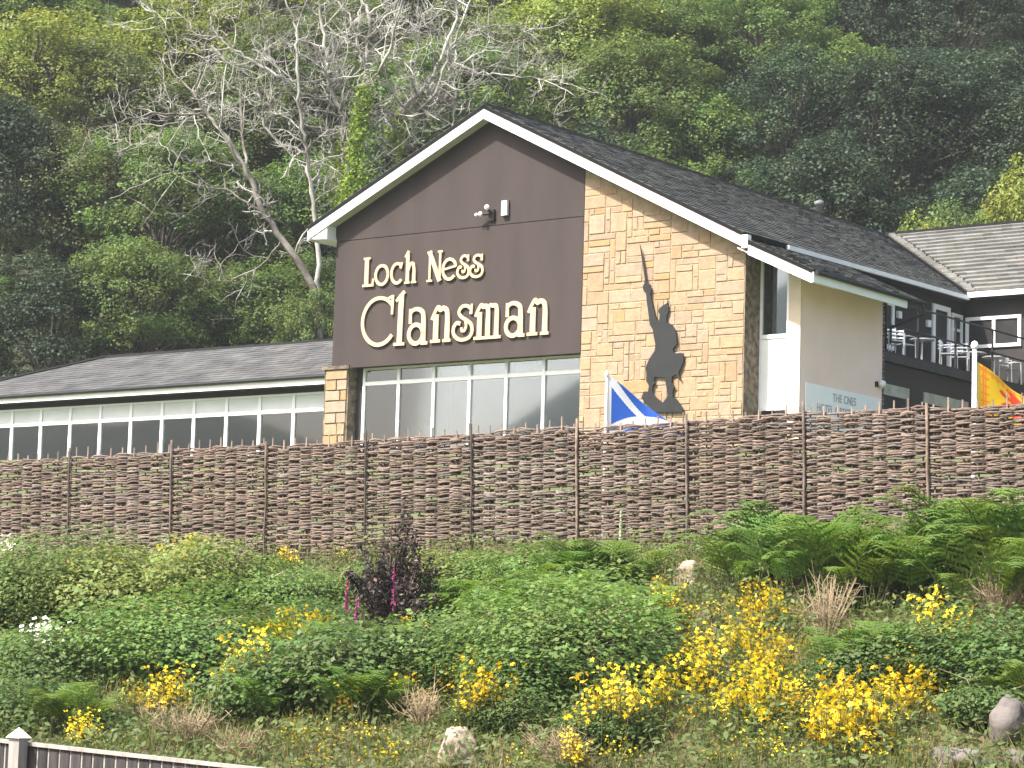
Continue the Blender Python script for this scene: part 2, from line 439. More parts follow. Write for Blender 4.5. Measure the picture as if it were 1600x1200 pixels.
# stroke = (points in the letter's unit box, width factor at start, width factor at end)
GL = {
 'L': [(ln((.34, 0), (.34, 1)), 1, 1), (ln((.05, .965), (.66, .965)), .45, .45), (ln((0, .04), (.98, .04)), .5, .5), (ln((.93, .0), (.97, .26)), .5, .4)],
 'o': [(ell(.5, .5, .42, .46, 0, 372), .62, .62)],
 'c': [(ell(.54, .5, .45, .46, 52, 318), .6, .6), (ln((.80, .72), (.92, 1.0)), .6, .45)],
 'h': [(ln((.24, 0), (.24, .93)), .8, .8), (ln((.0, .82), (.3, 1.0)), .35, .6), (spline([(.26, .36), (.45, .58), (.68, .60), (.79, .42), (.79, .2), (.79, 0)]), .6, .8), (ln((0, .03), (.46, .03)), .4, .4), (ln((.58, .03), (1.0, .03)), .4, .4)],
 'N': [(ln((.17, 0), (.17, .98)), .5, .5), (ln((.12, 1.0), (.84, .0)), .95, .95), (ln((.84, .0), (.84, 1.0)), .5, .5), (ln((0, .965), (.32, .965)), .4, .4), (ln((.68, .965), (1, .965)), .4, .4), (ln((0, .03), (.36, .03)), .4, .4)],
 'e': [(ell(.5, .5, .43, .46, 12, 318), .6, .6), (ln((.10, .50), (.93, .62)), .4, .4)],
 's': [(ln((.90, 1.0), (.86, .72)), .35, .55), (spline([(.88, .86), (.66, .955), (.42, .93), (.30, .79), (.42, .66), (.66, .56), (.88, .44), (.95, .27), (.84, .10), (.58, .03), (.28, .06), (.08, .20), (.07, .38), (.22, .50), (.38, .47)]), .5, .55), (spline([(.62, .54), (.66, .40), (.58, .28), (.46, .28), (.44, .37)]), .45, .4)],
 'C': [(ell(.56, .5, .50, .465, 40, 322, 40), .55, .62), (ln((.945, .62), (.955, 1.0)), .42, .5), (ln((.80, .93), (.955, .985)), .4, .4)],
 'l': [(ln((.52, 0), (.60, .95)), .95, .95), (ln((.12, .83), (.86, 1.0)), .45, .6), (ln((0, .025), (1, .025)), .45, .45)],
 'a': [(ln((.13, .58), (.13, .98)), .55, .55), (spline([(.13, .86), (.30, .955), (.55, .95), (.74, .84), (.78, .62), (.78, .3), (.78, .0)]), .5, .95), (ell(.42, .29, .34, .255, 0, 372), .65, .65), (ln((.68, .035), (1.0, .035)), .5, .5)],
 'n': [(ln((.27, 0), (.27, .78)), .95, .95), (spline([(.06, .64), (.2, .84), (.36, .99), (.46, .90), (.62, .95), (.78, .86), (.82, .66), (.82, .3), (.82, 0)]), .45, .95), (ln((.02, .035), (.5, .035)), .45, .45), (ln((.62, .035), (1.0, .035)), .45, .45)],
 'm': [(ln((.2, 0), (.2, .78)), .85, .85), (spline([(.04, .66), (.14, .84), (.25, .98), (.33, .92), (.43, .94), (.51, .80), (.51, .4), (.51, 0)]), .45, .85), (spline([(.51, .80), (.58, .96), (.68, .93), (.77, .94), (.83, .80), (.83, .4), (.83, 0)]), .4, .85), (ln((0, .035), (1.0, .035)), .45, .45)],
}
LET = [('L', 12.578, 12.18, 12.596, 13.428), ('o', 12.152, 11.622, 12.6, 13.184), ('c', 11.576, 11.123, 12.6, 13.2), ('h', 11.059, 10.633, 12.583, 13.498),
       ('N', 10.258, 9.721, 12.578, 13.431), ('e', 9.741, 9.209, 12.579, 13.188), ('s', 9.212, 8.776, 12.589, 13.243), ('s', 8.777, 8.299, 12.586, 13.226),
       ('C', 12.599, 11.395, 10.866, 12.292), ('l', 11.375, 10.981, 10.858, 12.367), ('a', 10.891, 10.163, 10.841, 11.878), ('n', 10.081, 9.354, 10.87, 11.863),
       ('s', 9.31, 8.578, 10.863, 11.867), ('m', 8.557, 7.634, 10.869, 11.83), ('a', 7.524, 6.836, 10.871, 11.824), ('n', 6.773, 6.042, 10.88, 11.845)]
for i, (ch, a0, a1, z0, z1) in enumerate(LET):
    wid = .178 if i >= 8 else .135
    mb = MB()
    for j, (P, w0, w1) in enumerate(GL[ch]):
        Q = np.stack([-(a0+(a1-a0)*P[:, 0]), z0+(z1-z0)*P[:, 1]], -1)
        t = np.gradient(Q, axis=0); t /= np.linalg.norm(t, axis=1)[:, None]+1e-9
        nrm = np.stack([-t[:, 1], t[:, 0]], -1)
        w = np.linspace(w0, w1, len(Q))[:, None]*wid*.5*1.05
        A, B = Q+nrm*w, Q-nrm*w
        f0, f1 = -.085-.0015*j, -.045
        n = len(Q)
        vs = [(p[0], f0, p[1]) for p in A]+[(p[0], f0, p[1]) for p in B]+[(p[0], f1, p[1]) for p in A]+[(p[0], f1, p[1]) for p in B]
        fs = []
        for q in range(n-1):
            fs += [(q, q+1, n+q+1, n+q), (2*n+q, 2*n+q+1, q+1, q), (n+q, n+q+1, 3*n+q+1, 3*n+q), (3*n+q, 3*n+q+1, 2*n+q+1, 2*n+q)]
        fs += [(0, n, 3*n, 2*n), (n-1, 2*n+n-1, 3*n+n-1, 2*n-1)]
        mb.add(vs, fs)
    # two stand-off pins into the board
    for fz in (.25, .75):
        P = GL[ch][0][0]; p = P[int(fz*(len(P)-1))]; aa = a0+(a1-a0)*p[0]; zz = z0+(z1-z0)*p[1]
        abox(mb, aa-.012, aa+.012, -.05, -.019, zz-.012, zz+.012)
    part('letter', mb, M['cream'], panel_low, label='cream raised letter %s' % ch)

# ------------------------------------------------------------------ stone wall, stone by stone
def pack(w, h, rs, big=.5):
    """random rectangles of grid cells that fill a w x h grid"""
    occ = np.zeros((h, w), bool); out = []
    for j in range(h):
        for i in range(w):
            if occ[j, i]: continue
            for _ in range(12):
                cw = rs.choice([1, 2, 3, 3, 4, 5]); chh = rs.choice([1, 1, 1, 2, 2, 3])
                if chh == 3 and cw > 3: cw = 3
                if i+cw > w: cw = w-i
                if j+chh > h: chh = h-j
                if not occ[j:j+chh, i:i+cw].any(): break
            else:
                cw = chh = 1
            if cw == 1 and chh == 1 and i+1 < w and not occ[j, i+1]: cw = 2
            occ[j:j+chh, i:i+cw] = True; out.append((i, j, cw, chh))
    return out
def stone_block(a0, a1, z0, z1, b0, proud, rs, clip=None):
    """one dressed stone: chamfered, slightly uneven face"""
    g = .008; e = .014
    a0 += g; a1 -= g; z0 += g; z1 -= g
    j = lambda s=.008: rs.uniform(-s, s)
    f = b0-proud
    bm = bmesh.new()
    o8 = [(-a1+j(), b0, z0+j()), (-a0+j(), b0, z0+j()), (-a0+j(), b0, z1+j()), (-a1+j(), b0, z1+j())]
    i8 = [(-a1+e, f+j(.006), z0+e), (-a0-e, f+j(.006), z0+e), (-a0-e, f+j(.006), z1-e), (-a1+e, f+j(.006), z1-e)]
    v = [bm.verts.new(p) for p in o8+i8]
    bm.faces.new(v[4:8])
    for q in range(4): bm.faces.new((v[q], v[(q+1) % 4], v[4+(q+1) % 4], v[4+q]))
    if clip:
        co, no = clip
        bmesh.ops.bisect_plane(bm, geom=bm.verts[:]+bm.edges[:]+bm.faces[:], plane_co=co, plane_no=no, clear_outer=True)
    if not bm.faces: bm.free(); return None
    me = bpy.data.meshes.new('stone'); bm.to_mesh(me); bm.free()
    return me
rs = random.Random(11)
mb = MB(); aprism(mb, [(.0, FLOOR-.4), (5.03, FLOOR-.4), (5.03, zr(5.03)-.2), (.0, zr(0)-.2)], 0.0, .36)
stonewall = part('stone_wall', mb, M['mortar'], hotel, label='honey coloured sandstone wall right of the brown board')
cw_, ch_ = 5.03/29, .172
nj = int((15.2-FLOOR)/ch_)+1
for (i, j, w, h) in pack(29, nj, rs):
    z0 = FLOOR+j*ch_
    if z0 > zr((i+w)*cw_)-.2: continue
    me = stone_block(i*cw_, (i+w)*cw_, z0, z0+h*ch_, 0.002, rs.uniform(.012, .028), rs,
                     ((0, 0, zr(0)-.22), (-.503, 0, 1)) if z0+h*ch_ > zr(i*cw_)-.25 else None)
    if me: link('stone', me, M['stone'], stonewall)
# dark weathered return of the stone wall
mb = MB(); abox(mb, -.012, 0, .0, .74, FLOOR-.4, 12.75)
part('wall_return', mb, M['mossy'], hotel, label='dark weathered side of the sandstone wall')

# warrior silhouette, flat steel plate standing off the wall
OUT = [(3.17, 13.07), (3.105, 12.89), (3.0, 12.47), (2.92, 12.05), (2.81, 11.98), (2.77, 11.84), (2.81, 11.74), (2.74, 11.5), (2.66, 11.23), (2.58, 11.05), (2.51, 11.03), (2.5, 11.18), (2.55, 11.27), (2.51, 11.35), (2.36, 11.43), (2.28, 11.47), (2.26, 11.56), (2.24, 11.42), (2.23, 11.25), (2.29, 11.12), (2.28, 10.97), (2.12, 10.9), (2.01, 10.76), (1.96, 10.54), (1.96, 10.37), (2.06, 10.29), (2.07, 10.21), (1.99, 10.14), (1.84, 10.15), (1.74, 10.13), (1.74, 9.93), (1.81, 9.77), (1.88, 9.66), (1.88, 9.6), (1.8, 9.45), (1.82, 9.44), (1.96, 9.6), (2.08, 9.55), (2.09, 9.4), (2.0, 9.29), (2.04, 9.18), (2.05, 9.03), (1.96, 8.99), (1.81, 8.83), (1.72, 8.7), (1.74, 8.62), (2.13, 8.63), (2.56, 8.64), (2.85, 8.87), (3.01, 9.03), (2.94, 9.2), (2.81, 9.19), (2.78, 9.34), (2.87, 9.48), (2.87, 9.69), (2.9, 9.82), (2.8, 10.03), (2.63, 10.24), (2.61, 10.41), (2.67, 10.63), (2.7, 10.8), (2.8, 10.94), (2.82, 11.07), (2.86, 11.29), (2.91, 11.55), (2.94, 11.77), (3.02, 11.84), (3.05, 11.95), (3.0, 12.03), (2.985, 12.12), (3.06, 12.52), (3.118, 12.78)]
HOLE = [(2.61, 9.57), (2.31, 9.54), (2.25, 9.32), (2.19, 9.06), (2.34, 8.88), (2.47, 8.97), (2.63, 9.1), (2.68, 9.21), (2.66, 9.36), (2.58, 9.41), (2.64, 9.47)]
def silhouette():
    bm = bmesh.new(); edges = []
    for L_ in (OUT, HOLE):
        vs = [bm.verts.new((-a, -.10, z)) for a, z in L_]
        edges += [bm.edges.new((vs[i], vs[(i+1) % len(vs)])) for i in range(len(vs))]
    bmesh.ops.triangle_fill(bm, edges=edges, use_beauty=True, use_dissolve=False)
    r = bmesh.ops.extrude_face_region(bm, geom=bm.faces[:])
    bmesh.ops.translate(bm, verts=[g for g in r['geom'] if isinstance(g, bmesh.types.BMVert)], vec=(0, .025, 0))
    bmesh.ops.recalc_face_normals(bm, faces=bm.faces[:])
    me = bpy.data.meshes.new('warrior_silhouette'); bm.to_mesh(me); bm.free()
    t = thing('warrior_silhouette', 'dark steel cut-out of kilted warrior raising sword on sandstone wall', 'wall sculpture', C0, RZ)
    link('plate', me, M['steel'], t)
    for a, z in ((2.4, 10.6), (2.3, 9.9), (2.9, 11.9), (2.6, 8.75)):
        mb = MB(); abox(mb, a-.02, a+.02, -.076, -.03, z-.02, z+.02); part('fixing', mb, M['steel'], t)
silhouette()

# ------------------------------------------------------------------ pier left of the gable window
pier = thing('dummy', 'x', 'x'); bpy.data.objects.remove(pier)
mb = MB()
mb.prism([(-13.95, 0.03), (-13.06, 0.03), (-13.06, .74), (-13.95, .74)], 2, FLOOR-.4, 10.31)
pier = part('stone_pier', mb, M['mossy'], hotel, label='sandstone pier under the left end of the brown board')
z = FLOOR
rs = random.Random(5)
while z < 10.29:
    h = min(rs.choice([.22, .3, .34, .42]), 10.30-z)
    if h < .08: break
    f = (10.3-z)/3.0
    aL, aR = 13.86+.05*f, 13.06+.07*f
    cuts = [aR, aL] if rs.random() < .45 else [aR, aR+rs.uniform(.3, .5)*(aL-aR), aL]
    for c0, c1 in zip(cuts[:-1], cuts[1:]):
        me = stone_block(c0, c1, z, z+h, .03, rs.uniform(.03, .06), rs)
        link('stone', me, M['stone'], pier)
    z += h
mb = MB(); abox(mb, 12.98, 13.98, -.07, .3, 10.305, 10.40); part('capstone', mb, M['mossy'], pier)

# ------------------------------------------------------------------ windows
def window_row(parent, b, edges, z_sill, z_tr, z_head, fw=.075, blinds=True, blindmat='blind', name='window'):
    """a run of framed bays: mullions, transom, head, sill, and one pane above and below per bay"""
    a_lo, a_hi = min(edges), max(edges)
    grp = link(name, None, None, parent)
    mb = MB(); abox(mb, a_lo-.04, a_hi+.04, b-.05, b+.05, z_head-.06, z_head); abox(mb, a_lo-.04, a_hi+.04, b-.06, b+.05, z_sill-.07, z_sill)
    part('frame', mb, M['upvc'], grp)
    mb = MB(); abox(mb, a_lo, a_hi, b-.045, b+.045, z_tr-.055, z_tr+.055); part('transom', mb, M['upvc'], grp)
    for e in edges:
        mb = MB(); abox(mb, e-fw/2, e+fw/2, b-.055, b+.055, z_sill, z_head-.06); part('mullion', mb, M['upvc'], grp)
    for e0, e1 in zip(edges[:-1], edges[1:]):
        lo, hi = min(e0, e1)+fw/2, max(e0, e1)-fw/2
        mb = MB(); abox(mb, lo, hi, b-.006, b+.006, z_sill, z_tr-.055); part('pane', mb, M['glass'], grp)
        if blinds:
            mb = MB(); abox(mb, lo, hi, b-.012, b+.03, z_tr+.055, z_head-.06); part('infill_panel', mb, M[blindmat], grp)
        else:
            mb = MB(); abox(mb, lo, hi, b-.006, b+.006, z_tr+.055, z_head-.06); part('pane', mb, M['glass'], grp)
    return grp
ed = [12.77-1.255*k for k in range(7)]
window_row(hotel, .42, ed, 7.75, 9.90, 10.345, .085, False, name='gable_window')
mb = MB(); abox(mb, 4.9, 13.0, .38, .48, FLOOR-.3, 7.68); part('plinth', mb, M['darkwall'], hotel)
mb = MB(); abox(mb, 5.0, 13.55, .405, .86, 10.35, 10.6); part('window_lintel', mb, M['darkwall'], hotel)
mb = MB(); abox(mb, 12.82, 13.055, .40, .80, FLOOR, 10.345); part('jamb', mb, M['darkwall'], hotel)
# room behind the gable window
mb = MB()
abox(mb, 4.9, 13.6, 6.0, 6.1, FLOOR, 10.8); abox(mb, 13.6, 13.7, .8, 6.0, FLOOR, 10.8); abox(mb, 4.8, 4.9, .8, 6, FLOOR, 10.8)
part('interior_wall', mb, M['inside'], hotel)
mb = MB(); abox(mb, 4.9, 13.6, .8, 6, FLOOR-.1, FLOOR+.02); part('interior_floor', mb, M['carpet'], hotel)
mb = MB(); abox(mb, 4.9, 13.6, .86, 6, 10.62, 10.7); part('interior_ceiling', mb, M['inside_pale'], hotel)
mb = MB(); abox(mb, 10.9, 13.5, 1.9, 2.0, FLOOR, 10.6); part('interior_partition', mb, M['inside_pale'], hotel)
mb = MB()
for k in range(5): abox(mb, 12.70-1.255*k, 12.70-1.255*k-1.14, .62, .66, 10.02, 10.22)
part('roller_blind', mb, M['blind'], hotel)
mb = MB(); abox(mb, 12.55, 12.38, .50, .505, 9.2, 9.6); part('paper_notice', mb, M['white'], hotel)
mb = MB(); abox(mb, 11.2, 10.95, 1.2, 1.4, 7.7, 8.75); part('white_post', mb, M['white'], hotel)

# ------------------------------------------------------------------ roof of the gabled block
def roof_plane(parent, name, E0, E1, R0, R1, n, tw, mat, rs, th=.03, slab=.09, label=None, coursename='tile_course'):
    """E0,E1 eave ends, R0,R1 ridge ends in (a,b,z); slab plus stepped courses of tiles"""
    E0, E1, R0, R1 = [np.array((-p[0], p[1], p[2]), float) for p in (E0, E1, R0, R1)]
    nrm = np.cross(E1-E0, R0-E0); nrm /= np.linalg.norm(nrm)
    if nrm[2] < 0: nrm = -nrm
    mb = MB(); top = [E0, E1, R1, R0]; bot = [p-nrm*slab for p in top]
    mb.add(top+bot, [(0, 1, 2, 3), (7, 6, 5, 4), (0, 4, 5, 1), (1, 5, 6, 2), (2, 6, 7, 3), (3, 7, 4, 0)])
    slab_o = part(name, mb, mat, parent, label=label)
    for i in range(n):
        t0, t1 = i/n, (i+1.12)/n
        t1 = min(t1, 1)
        L0, L1 = E0+(R0-E0)*t0, E1+(R1-E1)*t0
        U0, U1 = E0+(R0-E0)*t1, E1+(R1-E1)*t1
        length = np.linalg.norm(L1-L0); m = max(1, int(length/tw)); off = (.5 if i % 2 else 0)
        sdir = (U0-L0)/np.linalg.norm(U0-L0)
        xs = np.clip((np.arange(m+2)-off)/m, 0, 1); xs = np.unique(np.round(xs, 5))
        mb = MB()
        for x0, x1 in zip(xs[:-1], xs[1:]):
            dz = rs.uniform(-.006, .008); sh = rs.uniform(-.02, .02)
            lo0, lo1 = L0+(L1-L0)*x0+sdir*sh, L0+(L1-L0)*x1+sdir*(sh+rs.uniform(-.006, .006))
            hi0, hi1 = U0+(U1-U0)*x0, U0+(U1-U0)*x1
            a_, b_ = lo0+nrm*(th+dz), lo1+nrm*(th+dz)
            c = rs.uniform(.80, 1.18); g = rs.uniform(.97, 1.03)
            mb.add([a_, b_, hi1+nrm*.004, hi0+nrm*.004, lo0+nrm*.001, lo1+nrm*.001], [(0, 1, 2, 3), (4, 5, 1, 0), (0, 3, 4), (1, 5, 2)], (c*g, c, c/g))
        part(coursename, mb, mat, slab_o)
    return slab_o
rs = random.Random(3)
TT = .10       # tiles lie this much above the bargeboard top
RB = 22.2      # length of the main ridge
E_R = .60      # side eave of the main block
zrt = lambda a: zr(a)+TT
zlt = lambda a: zl(a)+TT
# right slope: front strip over the sandstone corner, then the long run to the valley
roof = link('roof', None, None, hotel)
roof_plane(hotel, 'roof_slope', (14.40, 24, zlt(14.40)), (14.40, -.46, zlt(14.40)), (8.18, 24, 17.275), (8.18, -.46, 17.275), 24, .6, M['slate'], rs, label='left roof slope')
roof_plane(hotel, 'roof_slope', (-.20, -.46, zrt(-.20)), (E_R, 13.5, zrt(E_R)), (8.18, -.46, 17.275), (8.18, RB, 17.275), 30, .33, M['slate'], rs, label='long dark right roof slope')
bpy.data.objects.remove(roof)
mb = MB()
for k in range(50):
    b0 = -.46+k*.455
    mb.prism([(-8.33, 17.20), (-8.10, 17.33+.006*(k % 3)), (-8.02, 17.20)], 1, b0, b0+.448, None)
part('ridge_tiles', mb, M['slate'], hotel)
mb = MB(); mb.lathe([(.12, 0), (.12, .3), (.16, .31), (.16, .42), (.05, .47)], (-8.18, 17.85, 17.28), 10); part('roof_vent', mb, surf('grey_vent', (.12, .125, .13), (.2, .2, .2)), hotel, True)

# bargeboards, soffits, boxed eave
mb = MB(); aprism(mb, [(14.33, zl(14.33)), (8.18, 17.175), (8.18, 16.90), (14.33, zl(14.33)-.275)], -.44, -.40); part('bargeboard', mb, M['white'], hotel)
mb = MB(); aprism(mb, [(8.18, 17.175), (-.20, zr(-.20)), (-.20, zr(-.2)-.275), (8.18, 16.90)], -.44, -.40); part('bargeboard', mb, M['white'], hotel)
mb = MB(); aprism(mb, [(14.3, zl(14.3)-.19), (8.18, 16.99), (8.18, 16.95), (14.3, zl(14.3)-.23)], -.398, -.022); part('soffit', mb, M['soffit'], hotel)
mb = MB(); aprism(mb, [(8.18, 16.99), (.0, zr(0)-.19), (.0, zr(0)-.23), (8.18, 16.95)], -.398, -.022); part('soffit', mb, M['soffit'], hotel)
mb = MB(); aprism(mb, [(14.36, zl(14.36)-.02), (13.70, zl(13.70)-.22), (13.70, 14.02), (14.36, 14.06)], -.398, -.0); part('eave_box', mb, M['white'], hotel)
mb = MB(); abox(mb, 14.36, 14.40, -.44, 24, 14.02, 14.30); part('eave_fascia', mb, M['white'], hotel)
mb = MB(); abox(mb, 13.66, 14.36, .0, 24, 14.03, 14.06); part('eave_soffit', mb, M['white'], hotel)
mb = MB(); abox(mb, -.34, -.16, -.47, -.30, 12.66, 12.99); part('eave_box', mb, M['white'], hotel, label='small white box end where the two right roofs step')
# bodies of the block
mb = MB(); bprism(mb, [(.4, FLOOR-.4), (24, FLOOR-.4), (24, 14.1), (.4, 14.1)], 13.60, 13.45); part('side_wall', mb, M['darkwall'], hotel)
mb = MB(); bprism(mb, [(.74, 10.0), (14.0, 10.0), (14.0, 13.40), (.74, 13.40)], 1.0, 1.15); part('side_wall', mb, M['darkwall'], hotel, label='dark side wall above the balcony')
mb = MB(); bprism(mb, [(.38, FLOOR-.4), (4.9, FLOOR-.4), (4.9, 12.4), (.38, 12.4)], 0.0, -.0 + .12); part('side_wall', mb, M['darkwall'], hotel)
ea = lambda b: -.20+(E_R+.20)*(b+.46)/13.96
mb = MB()
for b0, b1 in ((1.9, 5.7), (5.7, 9.6), (9.6, 13.55)):
    q = [(-ea(b)+o, b, zr(ea(b))+z) for b in (b0, b1) for o, z in ((0, -.05), (.08, -.05), (.08, .075), (0, .075))]
    mb.add(q, [(0, 1, 5, 4), (1, 2, 6, 5), (2, 3, 7, 6), (3, 0, 4, 7), (3, 2, 1, 0), (4, 5, 6, 7)])
part('gutter', mb, M['white'], hotel)
mb = MB(); abox(mb, .63, 1.0, 1.3, 13.6, zr(E_R)-.08, zr(E_R)-.05); part('soffit', mb, M['darkwall'], hotel)

# ------------------------------------------------------------------ annexe on the right of the stone wall
def za(a): return 11.93+.470*(a+2.19)
roof_plane(hotel, 'annexe_roof', (-2.23, -.46, za(-2.23)+.05), (-2.23, 5.35, za(-2.23)+.05), (-.26, -.46, za(-.26)+.05), (.45, 5.35, za(.45)+.05), 10, .33, M['slate'], rs, label='lower dark roof over the beige wing')
mb = MB(); aprism(mb, [(-.335, za(-.335)-.06), (-2.20, za(-2.20)-.04), (-2.20, za(-2.2)-.30), (-.335, za(-.335)-.32)], -.44, -.40); part('bargeboard', mb, M['white'], hotel)
mb = MB(); aprism(mb, [(0, za(0)-.26), (-2.2, za(-2.2)-.26), (-2.2, za(-2.2)-.29), (0, za(0)-.29)], -.398, .70); part('soffit', mb, M['white'], hotel)
mb = MB(); abox(mb, -2.24, -2.20, -.44, 4.45, za(-2.2)-.27, za(-2.2)-.02); part('eave_fascia', mb, M['white'], hotel)
mb = MB(); mb.tube([(2.30, -.4, za(-2.2)-.03), (2.30, 5.3, za(-2.2)-.03)], .06, 8); part('gutter', mb, M['steel'], hotel)
mb = MB(); mb.tube([(2.30, 5.2, za(-2.2)-.05), (2.30, 5.25, 11.6), (1.75, 5.3, 11.45), (1.30, 5.3, 11.3), (1.30, 5.3, 10.9)], .04, 8); part('downpipe', mb, M['black'], hotel)
mb = MB(); bprism(mb, [(.76, FLOOR-.4), (5.13, FLOOR-.4), (5.13, 12.22), (.76, 12.22)], -1.216, -1.05); part('annexe_wall', mb, M['render'], hotel, label='plain beige rendered side wall')
mb = MB(); abox(mb, -.86, -1.212, .72, .9, FLOOR-.4, za(-1.2)-.30); part('pilaster', mb, M['pilaster'], hotel)
mb = MB(); aprism(mb, [(-1.22, za(-1.22)-.12), (-2.19, za(-2.19)-.12), (-2.19, za(-2.19)-.15), (-1.22, za(-1.22)-.15)], .8, 4.44); part('soffit', mb, M['render'], hotel)
mb = MB(); abox(mb, -1.216, -.05, 5.0, 5.13, FLOOR-.4, 12.0); part('annexe_back_wall', mb, M['darkwall'], hotel)
aw = link('annexe_window', None, None, hotel)
for nm, a0, a1, z0, z1, mt in (('frame', .0, -.07, 8.62, 12.60, 'upvc'), ('frame', -.80, -.858, 8.62, 12.2, 'upvc'), ('frame', -.07, -.80, 10.50, 10.60, 'upvc'), ('frame', -.07, -.80, 8.66, 8.75, 'upvc')):
    mb = MB(); abox(mb, a0, a1, .73, .82, z0, z1); part(nm, mb, M[mt], aw)
mb = MB(); abox(mb, -.07, -.80, .775, .785, 10.60, 12.55); part('pane', mb, M['glass'], aw)
mb = MB(); abox(mb, -.33, -.80, .82, .84, 10.60, 12.5); part('blind', mb, surf('grey_blind', (.28, .29, .30), (.33, .34, .35), 2), aw)
mb = MB(); abox(mb, -.07, -.80, .76, .80, 8.75, 10.50); part('infill_panel', mb, M['upvc'], aw)
mb = MB(); abox(mb, -.07, -.80, .775, .785, FLOOR, 8.66); part('pane', mb, M['glass'], aw)
mb = MB(); abox(mb, .0, -1.0, 1.6, 1.7, FLOOR, 12.6); part('interior_wall', mb, M['carpet'], hotel)
mb = MB(); abox(mb, .0, -.06, .745, .80, FLOOR-.3, 8.62); part('frame', mb, M['upvc'], aw)
# sign on the beige wall
sg = thing('hotel_sign', 'pale grey-white painted sign with faint grey lettering on the beige wall', 'sign', C0, RZ)
mb = MB(); bprism(mb, [(.99, 8.30), (4.91, 8.30), (4.91, 9.37), (.99, 9.37)], -1.222, -1.245); part('board', mb, M['signwhite'], sg)
def flat_text(body, parent, b_mid, z, size, a, mat):
    cu = bpy.data.curves.new('text', 'FONT'); cu.body = body; cu.size = size; cu.align_x = 'CENTER'; cu.extrude = .004
    ob = bpy.data.objects.new('tmp', cu); COL.objects.link(ob)
    dg = bpy.context.evaluated_depsgraph_get(); me = bpy.data.meshes.new_from_object(ob.evaluated_get(dg))
    bpy.data.objects.remove(ob)
    o = link('lettering', me, mat, parent, (-a, b_mid, z)); o.rotation_euler = (math.pi/2, 0, math.pi/2); o.scale = (1, 1.1, 1)
    return o
flat_text('THE CNES', sg, 2.95, 9.03, .27, -1.252, M['signgrey'])
flat_text('HOTEL & RESTAURANT', sg, 2.95, 8.70, .27, -1.252, M['signgrey'])
wl = thing('wall_lamp', 'small round white lamp near back edge of the beige wall', 'lamp', C0, RZ)
mb = MB(); mb.lathe([(.05, -.03), (.09, .0), (.11, .07), (.08, .14), (.02, .17)], (0, 0, 0), 12)
for i in range(len(mb.v)): mb.v[i] = np.stack([mb.v[i][:, 2]+1.25, mb.v[i][:, 0]+4.83, mb.v[i][:, 1]+9.75], -1)
part('globe', mb, M['white'], wl, True)
mb = MB(); abox(mb, -1.218, -1.26, 4.62, 4.72, 9.66, 9.80); part('bracket', mb, M['steel'], wl)

# floodlight and camera on the brown board
fl = thing('security_camera', 'black bracket with two small white camera heads on the brown board', 'camera', C0, RZ)
mb = MB(); abox(mb, 7.98, 8.16, -.10, -.022, 14.12, 14.42); part('bracket', mb, M['black'], fl)
for (a, z, r) in ((8.10, 14.46, .075), (8.32, 14.29, .07), (8.46, 14.28, .05)):
    mb = MB(); c = (-a, -.26, z); mb.lathe([(.3*r, -r), (.8*r, -.6*r), (r, 0), (.8*r, .6*r), (.3*r, r)], c, 10); part('head', mb, M['white'], fl, True)
    mb = MB(); mb.tube([(-a, -.24, z), (-8.08, -.10, 14.3)], .03, 6); part('arm', mb, M['black'], fl)
bx = thing('alarm_box', 'upright white box mounted beside the camera on the brown board', 'alarm box', C0, RZ)
mb = MB(); abox(mb, 7.52, 7.70, -.14, -.022, 14.22, 14.62); part('cover', mb, M['white'], bx)
mb = MB(); abox(mb, 7.50, 7.72, -.05, -.0215, 14.2, 14.64); part('backplate', mb, M['black'], bx)

# ------------------------------------------------------------------ balcony and the wall behind it
bal = link('balcony', None, None, hotel)
mb = MB(); abox(mb, -1.19, 1.0, 5.14, 14.0, 10.5, 10.70); part('deck', mb, M['darkwall'], bal)
mb = MB(); abox(mb, -1.225, -1.19, 5.14, 14.0, 10.42, 10.66); part('edge_board', mb, surf('grey_edge', (.04, .038, .037), (.055, .05, .05)), bal)
mb = MB(); bprism(mb, [(5.14, FLOOR-.4), (14, FLOOR-.4), (14, 10.41), (5.14, 10.41)], -1.10, -.95); part('under_wall', mb, M['brown'], bal, label='brown wall under the balcony')
for b in (5.3, 7.13, 9.35, 11.65, 13.8):
    mb = MB(); abox(mb, -1.13, -1.18, b-.025, b+.025, 10.70, 12.10); part('railing_post', mb, M['black'], bal)
for z in (12.08, 11.42):
    mb = MB(); mb.tube([(1.155, 5.2, z), (1.155, 13.9, z)], .028, 6); part('rail', mb, M['black'], bal)
for b0, b1, zt in ((5.25, 6.69, 9.83), (7.55, 10.2, 9.84)):
    w = link('lower_window', None, None, hotel)
    mb = MB(); bprism(mb, [(b0, zt-.30), (b1, zt-.30), (b1, zt), (b0, zt)], -1.101, -1.14); part('lintel', mb, M['lintel'], w)
    mb = MB(); bprism(mb, [(b1-.14, FLOOR), (b1, FLOOR), (b1, zt-.3), (b1-.14, zt-.3)], -1.101, -1.135); part('jamb', mb, M['lintel'], w)
    mb = MB(); bprism(mb, [(b0, FLOOR), (b1-.14, FLOOR), (b1-.14, zt-.3), (b0, zt-.3)], -1.101, -1.112); part('pane', mb, M['black'], w)
